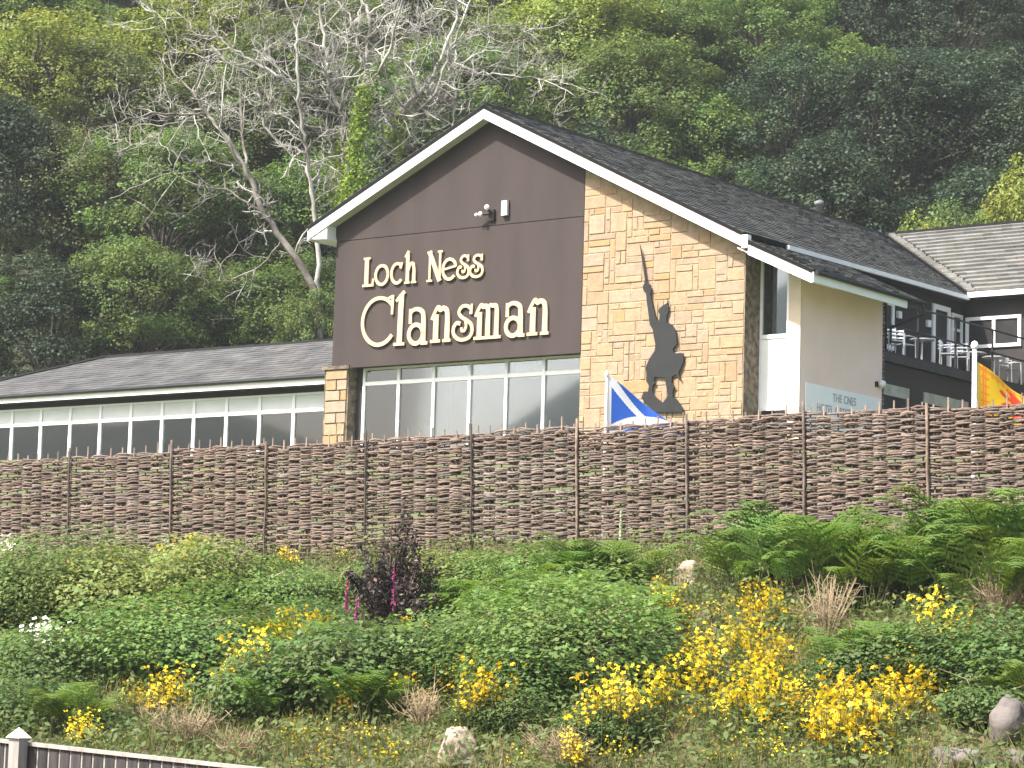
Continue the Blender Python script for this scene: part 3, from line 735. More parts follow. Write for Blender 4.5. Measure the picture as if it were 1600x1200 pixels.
def framed(parent, name, plane, p0, p1, q0, q1, off, fw, bars=(), crossbars=(), lowbar=None):
    """white framed opening on a wall of constant a ('a') or constant b ('b')"""
    g = link(name, None, None, parent)
    def bxx(x0, x1, z0, z1, d0, d1, nm, mt):
        mb = MB()
        if plane == 'a': abox(mb, off-d0, off-d1, x0, x1, z0, z1)
        else: abox(mb, x0, x1, off-d0, off-d1, z0, z1)
        part(nm, mb, M[mt], g)
    bxx(p0, p1, q1-fw, q1, .002, .06, 'frame', 'upvc'); bxx(p0, p1, q0, q0+fw, .002, .06, 'frame', 'upvc')
    bxx(p0, p0+fw, q0+fw, q1-fw, .002, .06, 'frame', 'upvc'); bxx(p1-fw, p1, q0+fw, q1-fw, .002, .06, 'frame', 'upvc')
    for x in bars: bxx(x-fw*.5, x+fw*.5, q0+fw, q1-fw, .003, .058, 'mullion', 'upvc')
    for zb in crossbars: bxx(p0+fw, p1-fw, zb-fw*.4, zb+fw*.4, .004, .055, 'transom', 'upvc')
    bxx(p0+fw, p1-fw, q0+fw, q1-fw, .004, .012, 'pane', 'black')
    return g
framed(hotel, 'balcony_door', 'a', 12.05, 13.15, 10.72, 13.05, 1.0, .15)
framed(hotel, 'balcony_window', 'a', 13.27, 13.95, 11.75, 12.93, 1.0, .10, (), (12.45,))
framed(hotel, 'balcony_window', 'a', 8.55, 9.68, 11.35, 12.75, 1.0, .13)
for b, z, nm in ((9.95, 12.42, 'small white bulkhead light right of the annexe eave'), (11.75, 12.40, 'small white bulkhead light beside the balcony door')):
    t = thing('bulkhead_light', nm, 'lamp', C0, RZ)
    mb = MB(); abox(mb, .998, .90, b-.1, b+.1, z-.10, z+.10); part('cover', mb, M['white'], t)
    mb = MB(); abox(mb, .999, .985, b-.12, b+.12, z-.12, z+.12); part('base', mb, M['steel'], t)
# cafe furniture on the balcony
def cafe_table(a, b, label):
    p = H(a, b, 10.70); t = thing('cafe_table', label, 'table', p, 0, 'balcony tables')
    mb = MB(); mb.lathe([(.33, .70), (.36, .71), (.36, .735), (.33, .745)], sides=18); part('table_top', mb, M['alu'], t)
    mb = MB(); mb.lathe([(.03, .03), (.03, .70)], sides=8); part('column', mb, M['alu'], t)
    mb = MB(); mb.lathe([(.24, 0), (.22, .02), (.04, .04)], sides=14); part('base', mb, M['alu'], t)
def cafe_chair(a, b, rz, label):
    p = H(a, b, 10.70); t = thing('cafe_chair', label, 'chair', p, rz, 'balcony chairs')
    mb = MB(); mb.box((-.23, -.22, .43), (.23, .22, .455)); part('seat', mb, M['alu'], t)
    for z in (.58, .68, .78):
        mb = MB(); mb.tube([(-.22, .19, z), (-.12, .25, z+.01), (.12, .25, z+.01), (.22, .19, z)], .032, 6, flat=.8); part('back_slat', mb, M['alu'], t)
    for sx in (-1, 1):
        mb = MB(); mb.tube([(sx*.23, .22, 0), (sx*.23, .20, .45), (sx*.22, .21, .86)], .017, 6); part('leg', mb, M['alu'], t)
        mb = MB(); mb.tube([(sx*.25, -.24, 0), (sx*.25, -.22, .66), (sx*.25, .0, .68), (sx*.23, .19, .66)], .017, 6); part('leg', mb, M['alu'], t)
cafe_table(-.55, 8.5, 'round metal cafe table in front of the balcony door')
cafe_table(-.6, 11.6, 'round metal cafe table left of the orange flag, by the railing post')
cafe_table(-.7, 12.7, 'round metal cafe table nearest the right wing, above the orange flag')
for a, b, r, l in ((-.65, 6.6, .4, 'leftmost metal cafe chair, beside the annexe eave'), (-.55, 7.4, 2.2, 'metal cafe chair just right of the leftmost railing post'),
                   (-.8, 9.6, 1.3, 'bright metal cafe chair below the white balcony window'), (-.75, 10.4, 2.9, 'metal cafe chair left of the white flagpole top'),
                   (-.9, 13.3, .8, 'metal cafe chair at the right picture edge above the orange flag')):
    cafe_chair(a, b, r, l)

# ------------------------------------------------------------------ rear wing on the right
rw = thing('rear_wing', 'dark hotel wing on the right with pale grey tiled roof and white gutter', 'building', C0, RZ)
mb = MB(); abox(mb, 1.0, -9, 14.0, 14.2, FLOOR, 13.55); part('front_wall', mb, M['darkwall'], rw)
ZE = 13.52
sl_ = (17.22-ZE)/(22.2-13.6)
valley = lambda t: (E_R+t*(8.0-E_R), 13.6+t*(22.2-13.6))
roof_plane(rw, 'roof_slope', (.62, 13.6, ZE+.06), (-9, 13.6, ZE+.06), (8.0, 22.2, 17.27), (-9, 22.2, 17.27), 17, .34, M['tile3'], random.Random(9), .085, label='pale grey tiled roof slope')
roof_plane(rw, 'roof_slope', (-9, 31, 13.4), (8, 31, 13.4), (-9, 22.2, 17.24), (8, 22.2, 17.24), 6, 1.0, M['tile3'], random.Random(9), label='rear roof slope')
mb = MB()
for k in range(38):
    a0 = 8.0-k*.45; mb.prism([(22.06, 17.20), (22.2, 17.36), (22.36, 17.20)], 0, -a0, -a0+.44)
part('ridge_tiles', mb, M['tile3'], rw)
mb = MB(); abox(mb, .60, -9, 13.52, 13.60, ZE-.13, ZE+.03); part('gutter', mb, M['white'], rw)
mb = MB(); abox(mb, .95, -9, 13.6, 14.0, ZE-.16, ZE-.12); part('soffit', mb, M['darkwall'], rw)
# mortar bedded edge tiles along the valley
mb = MB(); rsv = random.Random(4)
for k in range(34):
    t = k/34; a, b = valley(t); zz = ZE+.06+(17.27-ZE-.06)*t
    mb.box((-a+.02, b-.06, zz+.02), (-a+.22+rsv.uniform(0, .08), b+.16, zz+.09+rsv.uniform(0, .03)), (rsv.uniform(.95, 1.35),)*3)
part('valley_edge_tiles', mb, M['tile3'], rw)
framed(rw, 'wing_window', 'b', -.94, .86, 11.92, 12.86, 14.0, .10, (-.06,))
mb = MB(); abox(mb, -.06, -.9, 13.93, 13.95, 12.02, 12.3); bpy.data.meshes.remove(mb.mesh('x'))

# ------------------------------------------------------------------ low restaurant wing on the left
lw = thing('restaurant_wing', 'low restaurant wing on the left with long row of white framed windows', 'building', C0, RZ)
ed = [14.05]+[14.755+1.335*k for k in range(0, 14)]
window_row(lw, 1.2, ed, 7.9, 9.36, 9.87, .11, True, name='window')
mb = MB(); abox(mb, 14.0, 32.3, 1.16, 1.30, 9.872, 10.22); part('wall_band', mb, M['darkwall'], lw)
mb = MB(); abox(mb, 14.0, 32.3, 1.14, 1.30, FLOOR-.5, 7.82); part('plinth', mb, surf('mossy_plinth', (.2, .2, .1), (.32, .30, .18), 3), lw)
mb = MB(); abox(mb, 14.0, 32.6, .66, .70, 10.02, 10.225); part('eave_fascia', mb, M['white'], lw)
mb = MB(); abox(mb, 14.0, 32.6, .70, 1.16, 10.03, 10.06); part('soffit', mb, M['darkwall'], lw)
mb = MB(); mb.tube([(-14.0, .60, 10.24), (-32.6, .60, 10.20)], .055, 8); part('gutter', mb, M['steel'], lw)
rs = random.Random(21)
roof_plane(lw, 'roof_slope', (32.5, .62, 10.25), (13.7, .62, 10.29), (27.9, 5.0, 12.0), (13.7, 5.0, 12.03), 16, .32, M['slate2'], rs, .022, label='grey slate front slope')
roof_plane(lw, 'roof_slope', (32.5, 9.4, 10.25), (32.5, .62, 10.25), (27.9, 5.04, 12.0), (27.9, 4.96, 12.0), 12, .32, M['slate2'], rs, .022, label='hipped end slope')
roof_plane(lw, 'roof_slope', (13.7, 9.4, 10.25), (32.5, 9.4, 10.25), (13.7, 5.0, 12.03), (27.9, 5.0, 12.0), 6, 1.0, M['slate2'], rs, label='rear slope')
mb = MB()
for k in range(32): mb.prism([(4.88, 11.97), (5.0, 12.08+.005*(k % 3)), (5.12, 11.97)], 0, -27.9+k*.443, -27.9+k*.443+.436)
part('ridge_tiles', mb, M['slate2'], lw)
mb = MB(); A_, B_ = np.array((-32.5, .62, 10.29)), np.array((-27.9, 5.0, 12.04)); mb.tube([A_, B_], .06, 6); part('hip_tiles', mb, M['slate2'], lw)
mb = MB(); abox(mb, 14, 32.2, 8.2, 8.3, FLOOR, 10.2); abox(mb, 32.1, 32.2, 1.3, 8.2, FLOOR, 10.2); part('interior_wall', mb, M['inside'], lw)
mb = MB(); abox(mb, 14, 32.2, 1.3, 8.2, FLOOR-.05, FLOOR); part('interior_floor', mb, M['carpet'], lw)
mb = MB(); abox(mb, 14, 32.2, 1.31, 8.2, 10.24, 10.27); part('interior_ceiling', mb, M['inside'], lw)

# ------------------------------------------------------------------ wattle hurdle fence
def rod_mesh(phase, seed):
    r_ = np.random.default_rng(seed); L_ = 1.83; sp = .2085; mb = MB()
    x = np.linspace(-.01, L_+.01, 37)
    zz = np.interp(x, np.linspace(0, L_, 7), r_.normal(0, .011, 7))
    for q in (-1, 0, 1):
        e0, e1 = (0, 37) if q == 0 or r_.random() < .5 else sorted(r_.choice(np.arange(0, 37, 4), 2, replace=False)+np.array([0, 1]))
        if e1-e0 < 12: e0, e1 = 0, 37
        xs = x[e0:e1]; amp = .044+r_.uniform(-.008, .008)
        y = -amp*np.cos(math.pi*(xs-.08)/sp)*phase+r_.normal(0, .003, len(xs))
        z = zz[e0:e1]+q*.0195+np.interp(xs, np.linspace(0, L_, 14), r_.normal(0, .010, 14))
        rad = np.interp(xs, np.linspace(0, L_, 9), r_.uniform(.0125, .0185, 9))
        mb.tube(np.stack([xs, y, z], -1), rad, 5)
    return mb.mesh('rod', True)
RODS = {p: [rod_mesh(p, s+100*(p+1)) for s in range(10)] for p in (-1, 1)}
def stake_mesh(seed, h, r0):
    r_ = np.random.default_rng(seed); z = np.linspace(-.1, h, 8)
    mb = MB(); mb.tube(np.stack([r_.normal(0, .005, 8), r_.normal(0, .003, 8), z], -1), np.linspace(r0, r0*.8, 8), 6); return mb.mesh('stake', True)
STK = [stake_mesh(s, 1.83+dz, .0165) for s, dz in enumerate((.06, .10, .13, .08))]
KS = [-10.5, -8.68, -6.64, -4.83, -3.0, -1.14, .63, 2.40, 4.20, 6.02, 7.85]
FANG = math.atan2(FD[1], FD[0])
ordn = ['leftmost', 'second', 'third', 'fourth', 'fifth', 'sixth', 'seventh', 'eighth', 'ninth', 'tenth']
rs = random.Random(31)
for i in range(10):
    k0, k1 = KS[i], KS[i+1]
    km = (k0+k1)/2
    p0 = FP0+FD*k0
    zt0, zt1 = 5.39+.031*k0+.035*((i % 3)-1)*.6, 5.39+.031*k1+.035*((i % 3)-1)*.6
    zb = zt0-1.83
    lab = ('leftmost woven willow hurdle panel of the fence' if i == 0 else 'rightmost woven willow hurdle panel of the fence, before the orange flag' if i == 9
           else '%s woven willow hurdle panel from the left of the fence' % ordn[i])
    t = thing('wattle_hurdle', lab, 'fence panel', (p0[0], p0[1], zb), FANG, 'wattle hurdle fence')
    t.rotation_euler[1] = -math.atan2(zt1-zt0, k1-k0)
    sx = (k1-k0)/1.83
    ph = 1
    tilt0 = rs.uniform(-.03, .03)
    greyer = (.25, .55, .15, .4, .1, .5, .3, .1, .35, .2)[i]
    for r in range(38):
        ph = -ph
        me = rs.choice(RODS[ph]); z = .025+r*.0478
        o = link('rod', me, M['rod'], t, (0, rs.uniform(-.006, .006), z), scale=(sx, 1, 1))
        if rs.random() < greyer: o.material_slots[0].link = 'OBJECT'; o.material_slots[0].material = M['rod_grey']
        o.rotation_euler = (0, rs.uniform(-.009, .009)+tilt0*(r/38-.5), 0)
    for j in range(9):
        link('stake', rs.choice(STK), M['stake'], t, ((.08+j*.2085)*sx, 0, rs.uniform(-.03, .02)))
    mb = MB(); z_ = np.linspace(-.4, 1.93+rs.uniform(-.06, .05), 6)
    mb.tube(np.stack([np.full(6, .0), np.full(6, -.075), z_], -1)+np.random.default_rng(i).normal(0, .005, (6, 3)), rs.uniform(.015, .023), 7)
    part('post', mb, M['post'] if i % 3 else M['stake'], t, True)

# ------------------------------------------------------------------ flags
def flag(label, pole_px, Y, hoist, fly, z_top_off, colf, pole_r, pole_label, drop, seed):
    top = at_depth(pole_px[0], pole_px[1], Y); zg = float(ground_z(top[0], top[1]))
    t = thing('flagpole', pole_label, 'flagpole', (top[0], top[1], zg-.3))
    h = top[2]-zg+.3
    mb = MB(); mb.lathe([(pole_r, 0), (pole_r*.85, h-.08)], sides=12); part('pole', mb, M['white'], t, True)
    mb = MB(); mb.lathe([(.3*pole_r, h-.09), (1.25*pole_r, h-.06), (1.45*pole_r, h-.02), (1.1*pole_r, h+.03), (.3*pole_r, h+.05)], sides=12); part('finial', mb, M['white'], t, True)
    nu, nv = 96, 64
    u, v = np.meshgrid(np.linspace(0, 1, nu+1), np.linspace(0, 1, nv+1))
    hu = lambda u, v: fly*(u*(.95-.12*v))
    X = pole_r+hu(u, v)*.93
    dz = -fly*(u**1.08)*(drop[0]+drop[1]*v)
    wv = .05*np.sin(u*9+v*2.2+seed)*u**.5+.10*np.sin(u*5.2-v*1.3+seed)*u
    Yy = .25*u*fly+wv
    Z = h-z_top_off-hoist*(1-v)*(1-.06*u)+dz+.02*np.sin(u*8+seed)*u
    V = np.stack([X, Yy, Z], -1).reshape(-1, 3)
    mb = MB(); mb.v = [V]; mb.n = len(V); w = nu+1
    for j in range(nv):
        for i in range(nu):
            mb.f.append((j*w+i, j*w+i+1, (j+1)*w+i+1, (j+1)*w+i)); mb.c.append(colf((i+.5)/nu, (j+.5)/nv))
    o = part('flag', mb, M['cloth'], t, True); o['label'] = label
    return t
def cloth_mat():
    m, nt, b = mat_new('flag_cloth')
    at = N(nt, 'ShaderNodeVertexColor', layer_name='tint'); nt.links.new(at.outputs[0], b.inputs['Base Color']); b.inputs['Roughness'].default_value = .7
    tr = N(nt, 'ShaderNodeBsdfTranslucent'); nt.links.new(at.outputs[0], tr.inputs[0])
    ms = N(nt, 'ShaderNodeMixShader'); ms.inputs[0].default_value = .4
    nt.links.new(b.outputs[0], ms.inputs[1]); nt.links.new(tr.outputs[0], ms.inputs[2]); nt.links.new(ms.outputs[0], nt.nodes['Material Output'].inputs[0])
    return m
M['cloth'] = cloth_mat()
def saltire(u, v):
    if u < .05: return (.8, .8, .82)
    d = min(abs(v-u), abs(v-(1-u)))
    return (.80, .81, .84) if d < .115 else (.03, .13, .58)
LION = [(.86, .20), (.80, .30), (.70, .28), (.60, .20), (.56, .12), (.50, .16), (.54, .26), (.60, .34), (.58, .42), (.48, .40), (.40, .34), (.36, .42), (.44, .50), (.54, .54), (.50, .60), (.40, .62), (.34, .70), (.40, .76), (.46, .70), (.54, .70), (.52, .80), (.46, .86), (.54, .92), (.62, .90), (.68, .80), (.74, .70), (.80, .60), (.90, .72), (.94, .66), (.88, .56), (.90, .48), (.84, .40), (.90, .30), (.94, .22)]
def inside(p, poly):
    x, y = p; c = False; n = len(poly)
    for i in range(n):
        (x1, y1), (x2, y2) = poly[i], poly[i-1]
        if (y1 > y) != (y2 > y) and x < (x2-x1)*(y-y1)/(y2-y1)+x1: c = not c
    return c
def lion(u, v):
    red, yel, org = (.72, .06, .02), (.80, .52, .015), (.78, .22, .02)
    if u < .035: return (.8, .6, .2)
    for e in (u-.035, v, 1-v, 1-u):
        if .05 < e < .075 or .095 < e < .115: return org
    m = min(u-.035, v, 1-v, 1-u)
    along = (v if (u-.035) == m or (1-u) == m else u*1.5)
    if .03 < m < .15 and abs((along*7) % 1-.5) < .14: return org
    if inside((u, v), LION): return red
    return yel
flag('blue flag with white diagonal cross', (948, 583), 43.0, 1.0, 1.62, .03, saltire, .022, 'slim white flagpole with blue and white diagonal cross flag behind the fence', (.06, .50), 1.2)
flag('yellow flag with red lion and border', (1523, 538), 37.6, .86, 1.25, .26, lion, .040, 'white flagpole with ball top flying yellow flag with red lion', (.10, .40), .4)

# ------------------------------------------------------------------ plants: leaf builders
def unit(v): return v/(np.linalg.norm(v, axis=-1, keepdims=True)+1e-9)
def leaves(P, Nrm, size, rng, aspect=.55, fold=.0):
    """diamond leaf at each point P with normal about Nrm"""
    n = len(P)
    r = unit(rng.normal(size=(n, 3))); nn = unit(Nrm)
    t = unit(np.cross(nn, r)); s = np.cross(nn, t)
    L_ = size[:, None]
    return np.stack([P-t*L_*.5, P+s*L_*aspect*.5-nn*L_*fold, P+t*L_*.5, P-s*L_*aspect*.5-nn*L_*fold], 1)
def tree_meshes(seed, h, rx, rz, ncl, nlf, leaf, open_=.0, lean=0., droop=.0):
    """trunk with limbs to every leaf clump; crown of clumps with gaps between"""
    rng = np.random.default_rng(seed)
    cz = h-rz*.95
    tr = MB()
    zt = np.linspace(0, h*.86, 9); wob = np.cumsum(rng.normal(0, .08, (9, 2)), 0)
    T = np.stack([wob[:, 0]+lean*zt, wob[:, 1], zt], -1)
    tr.tube(T, np.linspace(.055*h**.75*.35+.10, .03, 9), 7)
    # clump centres: lobes on an uneven ellipsoid
    lob = unit(rng.normal(size=(9, 3))); amp = rng.uniform(-.25, .3, 9)
    d = unit(rng.normal(size=(ncl, 3))); d[:, 2] = np.where(d[:, 2] < -.55, -d[:, 2], d[:, 2])
    rr = rng.uniform(.30, 1, ncl)**.42
    sh = 1+(np.maximum(0, d@lob.T)**6*amp[None, :]).sum(1)
    C = d*rr[:, None]*sh[:, None]*np.array([rx, rx, rz])
    C[:, 2] += cz; C[:, 0] += lean*cz
    crad = rng.uniform(.45, 1.0, ncl)*rx*.23
    Vs, Cs = [], []
    for c, cr, dd in zip(C, crad, d):
        m = int(nlf*rng.uniform(.6, 1.3))
        q = unit(rng.normal(size=(m, 3)))*rng.uniform(.25, 1, (m, 1))**.5
        P = c+q*cr*np.array([1.15, 1.15, .75])
        P[:, 2] -= droop*np.abs(q[:, 0])*cr
        nn = q*.5+dd*.35+np.array([0, 0, .75])+rng.normal(0, .45, (m, 3))
        Vs.append(leaves(P, nn, rng.uniform(.65, 1.25, m)*leaf, rng, .62))
        base = rng.uniform(.72, 1.25); w = rng.uniform(-.10, .12)
        cc = base*rng.uniform(.82, 1.18, (m, 1))*np.array([1+w, 1, 1-w])
        Cs.append(cc)
        j = min(8, max(1, int((c[2]-rz*.25)/(h*.86)*8)))
        a = T[max(4, j-1)]; mid = (a+c)/2+rng.normal(0, .15, 3)+np.array([0, 0, .12*h*.1])
        if rng.random() < .5: tr.tube([a, mid, c], [.05*h*.1+.015, .03*h*.1+.01, .008], 4, cap=False)
    return tr.mesh('trunk', True), quads_mesh('crown', np.concatenate(Vs), np.concatenate(Cs))

VAR = {}
for s in range(4): VAR['mid', s] = tree_meshes(40+s, 9.5+s*.6, 3.3+.25*(s % 2), 3.4+.3*(s % 3), 210, 125, .155)
for s in range(3): VAR['light', s] = tree_meshes(60+s, 9.0+s*.6, 3.0+.3*s, 3.2, 190, 125, .155)
for s in range(3): VAR['grey', s] = tree_meshes(70+s, 9.6, 3.1, 3.9, 190, 115, .14, droop=.5)
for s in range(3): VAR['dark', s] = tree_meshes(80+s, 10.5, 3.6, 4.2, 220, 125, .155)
KIND = {'mid': ('mid green leafy', 'leaf_mid'), 'light': ('bright yellow-green', 'leaf_light'), 'grey': ('pale grey-green feathery', 'leaf_grey'), 'dark': ('dense shade-darkened green', 'leaf_shade')}
def plant_tree(name, key, x, y, sc, rz, label, cat, group, mat, dz=0.0):
    tm, cm = VAR[key]
    z = float(ground_z(x, y))-.15+dz
    t = thing(name, label, cat, (x, y, z), rz, group)
    t.scale = (sc[0], sc[0], sc[1])
    for nm, me, mt in (('trunk', tm, M['bark']), ('crown', cm, M[mat])):
        o = link(nm, me, None, t)
        if not me.materials: me.materials.append(mt)
        if nm == 'crown' and me.materials[0] != mt:
            o.material_slots[0].link = 'OBJECT'; o.material_slots[0].material = mt
    return t
# rows up the hillside: (distance, [(photo x of the trunk, kind)])
rows = [
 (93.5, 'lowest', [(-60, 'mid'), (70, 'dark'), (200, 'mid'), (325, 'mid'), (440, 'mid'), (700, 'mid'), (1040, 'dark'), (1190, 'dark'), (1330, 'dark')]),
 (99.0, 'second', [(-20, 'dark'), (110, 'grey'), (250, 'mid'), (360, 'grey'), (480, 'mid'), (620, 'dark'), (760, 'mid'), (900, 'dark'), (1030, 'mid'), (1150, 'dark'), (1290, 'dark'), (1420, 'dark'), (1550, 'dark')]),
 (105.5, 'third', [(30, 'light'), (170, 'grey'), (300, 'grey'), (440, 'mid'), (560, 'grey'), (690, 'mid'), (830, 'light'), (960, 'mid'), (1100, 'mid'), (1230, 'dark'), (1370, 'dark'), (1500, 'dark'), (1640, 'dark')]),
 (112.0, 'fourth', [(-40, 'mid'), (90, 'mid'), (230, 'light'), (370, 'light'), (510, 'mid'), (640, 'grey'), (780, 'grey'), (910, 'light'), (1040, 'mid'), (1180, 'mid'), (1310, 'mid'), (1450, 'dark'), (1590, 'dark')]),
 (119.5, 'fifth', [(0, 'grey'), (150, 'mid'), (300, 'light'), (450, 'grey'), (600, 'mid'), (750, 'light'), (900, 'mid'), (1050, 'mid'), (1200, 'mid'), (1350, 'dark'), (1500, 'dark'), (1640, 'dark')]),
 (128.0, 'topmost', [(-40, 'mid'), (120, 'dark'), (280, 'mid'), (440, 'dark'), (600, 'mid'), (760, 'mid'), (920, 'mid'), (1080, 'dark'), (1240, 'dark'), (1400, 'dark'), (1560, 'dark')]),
]
ON = ['first', 'second', 'third', 'fourth', 'fifth', 'sixth', 'seventh', 'eighth', 'ninth', 'tenth', 'eleventh', 'twelfth', 'thirteenth']
rs = random.Random(77)
for Y, rname, lst in rows:
    for n_, (px, kd) in enumerate(lst):
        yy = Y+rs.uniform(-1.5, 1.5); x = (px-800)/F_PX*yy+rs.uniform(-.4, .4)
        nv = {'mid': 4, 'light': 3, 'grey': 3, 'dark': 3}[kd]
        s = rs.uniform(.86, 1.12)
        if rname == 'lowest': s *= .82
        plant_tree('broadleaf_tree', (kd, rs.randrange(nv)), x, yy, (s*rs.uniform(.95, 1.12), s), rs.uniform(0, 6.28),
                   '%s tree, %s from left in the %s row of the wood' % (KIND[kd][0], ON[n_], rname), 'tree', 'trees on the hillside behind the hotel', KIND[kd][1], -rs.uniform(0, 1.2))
# bright shrubs behind the right roof and at the right edge
for px, py, Y, s, mt, lab in ((1455, 305, 92, 1.0, 'leaf_light', 'sunlit light green shrub behind the valley of the pale tiled roof'), (1535, 310, 93, .9, 'leaf_mid', 'mid green shrub behind the pale tiled roof ridge'),
                              (1650, 165, 91, 1.5, 'leaf_light', 'tall sunlit yellow-green shrub at the right picture edge'), (1395, 338, 93, .7, 'leaf_grey', 'brownish shrub at the end of the dark ridge'),
                              (1000, 216, 92, .75, 'leaf_light', 'small bright shrub tip just above the dark ridge'), (1145, 272, 93, .6, 'leaf_mid', 'small shrub above the middle of the dark ridge'),
                              (490, 430, 90, .9, 'leaf_mid', 'leafy shrub beside the left edge of the brown board'), (1585, 310, 92, 1.0, 'leaf_mid', 'low shrub behind the right end of the pale roof')):
    p = at_depth(px, py, Y)
    need = (p[2]+.6*s-float(ground_z(p[0], Y)))/11.0
    plant_tree('hillside_shrub', ('light' if px % 3 else 'mid', px % 3), p[0], Y, (need*.62, need), px*.37, lab, 'shrub', 'shrubs at the foot of the wood', mt)

# undergrowth that closes the wood floor
def scatter_leaves(n, xr, yr, zr_, size, rng, tintf):
    x = rng.uniform(*xr, n); y = rng.uniform(*yr, n)
    z = ground_z(x, y)+rng.uniform(0, 1, n)**1.6*zr_(x, y)
    nn = np.stack([rng.normal(0, .6, n), rng.normal(-.3, .6, n), np.ones(n)], -1)
    return leaves(np.stack([x, y, z], -1), nn, rng.uniform(.6, 1.3, n)*size, rng, .6), tintf(x, y)
rng = np.random.default_rng(5)
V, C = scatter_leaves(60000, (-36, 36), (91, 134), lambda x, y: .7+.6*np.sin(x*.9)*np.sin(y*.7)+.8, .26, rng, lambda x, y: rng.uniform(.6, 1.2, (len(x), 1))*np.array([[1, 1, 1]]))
o = link('undergrowth', quads_mesh('undergrowth', V, C), M['leaf_shade']); struct(o, 'stuff'); tag(o, 'dark leafy undergrowth covering the floor of the wood', 'undergrowth')

# ------------------------------------------------------------------ dead trees behind the gable
def dead_tree(label, paths, Y, seed, ivy=(), wood='deadwood'):
    """paths: (points in photo x,y, radius at start, radius at end)"""
    rng = np.random.default_rng(seed)
    first = at_depth(*paths[0][0][0], Y)
    t = thing('dead_tree', label, 'tree', (first[0], Y, float(ground_z(first[0], Y))-.3), 0, 'bleached dead trees')
    org = np.array(t.location[:])
    main = MB(); tw = MB()
    def twig(p, d, L_, r, lvl):
        n = 6; pts = [p]; dd = d.copy()
        for i in range(n):
            dd = unit(dd+rng.normal(0, .28, 3)+np.array([0, 0, .06])); pts.append(pts[-1]+dd*L_/n)
        pts = np.array(pts)
        tw.tube(pts-org, np.linspace(r, r*.35, n+1), 4, cap=False)
        if lvl > 0:
            for _ in range(rng.integers(2, 5)):
                i = rng.integers(1, n); s = unit(np.cross(dd, rng.normal(size=3)))
                twig(pts[i], unit(dd*.6+s*.8), L_*rng.uniform(.35, .65), r*.55, lvl-1)
    for pi, (pts, r0, r1) in enumerate(paths):
        Q = spline([(p[0], p[1]) for p in pts], 6)
        if pi == 0:
            dep = Y+np.linspace(0, 1, len(Q))*rng.uniform(-.5, .5)
        else:
            dep = Y+np.linspace(0, 1, len(Q))*rng.uniform(-2.2, 2.2)
        P = np.array([at_depth(q[0]+rng.normal(0, 1.6), q[1]+rng.normal(0, 1.2), dd) for q, dd in zip(Q, dep)])
        if pi == 0:
            P = np.concatenate([[[first[0]+rng.uniform(-.4, .4), Y, org[2]]], P]);
        rad = np.linspace(r0, r1, len(P))*.74
        main.tube(P-org, rad, 7)
        n = max(4, int(len(P)*.58))
        for i in rng.choice(np.arange(len(P)//6, len(P)), n):
            tg = unit(P[min(i+1, len(P)-1)]-P[max(i-1, 0)]); s = unit(np.cross(tg, rng.normal(size=3)))
            twig(P[i], unit(tg*.5+s), rng.uniform(.8, 2.6), max(.016, min(.045, rad[i]*.55)), 2)
    part('trunk', main, M[wood], t, True); part('twigs', tw, M['deadwood'], t)['kind'] = 'stuff'
    if ivy:
        Vs, Cs = [], []
        for pts, rad, n in ivy:
            Q = spline(pts, 10); Q = Q[rng.integers(0, len(Q), n)]
            P = np.array([at_depth(q[0], q[1], Y) for q in Q])+rng.normal(0, 1, (n, 3))*rad+np.array([0, -.1, 0])
            Vs.append(leaves(P-org, rng.normal(0, .7, (n, 3))+np.array([-.3, -.7, .5]), rng.uniform(.07, .16, n), rng, .8)); Cs.append(rng.uniform(.8, 1.6, (n, 1))*np.array([[1.0, 1.1, .7]]))
        link('ivy', quads_mesh('ivy', np.concatenate(Vs), np.concatenate(Cs)), M['leaf_light'], t)
    return t
dead_tree('leaning dead tree with bleached boughs left of the gable', [
    ([(500, 470), (467, 411), (415, 336), (387, 271), (355, 215), (322, 177), (300, 140)], .20, .06),
    ([(322, 178), (290, 180), (235, 178), (190, 190), (140, 205)], .07, .02),
    ([(326, 186), (262, 195), (245, 220), (215, 225), (185, 215)], .06, .02),
    ([(387, 271), (378, 205), (376, 150), (372, 110)], .08, .03), ([(415, 336), (360, 300), (310, 290), (270, 270)], .06, .02),
    ([(305, 150), (270, 110), (262, 60), (240, 20)], .05, .02), ([(300, 145), (318, 100), (312, 50)], .05, .02),
    ([(440, 375), (405, 415), (350, 440), (300, 430)], .05, .015)], 90.0, 1, wood='greywood')
dead_tree('tall pale dead tree with twin stems, left of the roof peak', [
    ([(500, 460), (492, 330), (484, 278), (478, 232), (467, 169), (465, 97), (463, 45), (442, -10)], .13, .05),
    ([(475, 240), (430, 217), (412, 195), (410, 175), (412, 160), (400, 146)], .08, .03),
    ([(442, 122), (394, 94), (364, 77), (337, 52), (328, 26)], .085, .04),
    ([(466, 130), (440, 118), (420, 80), (405, 30), (395, -5)], .06, .03), ([(478, 235), (510, 205), (535, 195)], .05, .02)], 91.0, 2)
dead_tree('dead tree with ivy on its trunk behind the left roof slope', [
    ([(538, 420), (534, 285), (534, 210), (536, 180), (517, 142), (510, 94), (502, 22), (498, -10)], .17, .06),
    ([(529, 169), (510, 157), (465, 144), (442, 120), (405, 71), (367, 22)], .09, .03),
    ([(534, 175), (532, 140), (528, 120), (520, 110)], .08, .05), ([(512, 100), (540, 60), (560, 20), (575, -10)], .06, .03), ([(505, 40), (480, 10), (470, -15)], .05, .02)],
    92.0, 3, [([(536, 360), (534, 285), (534, 220)], .16, 1500)])
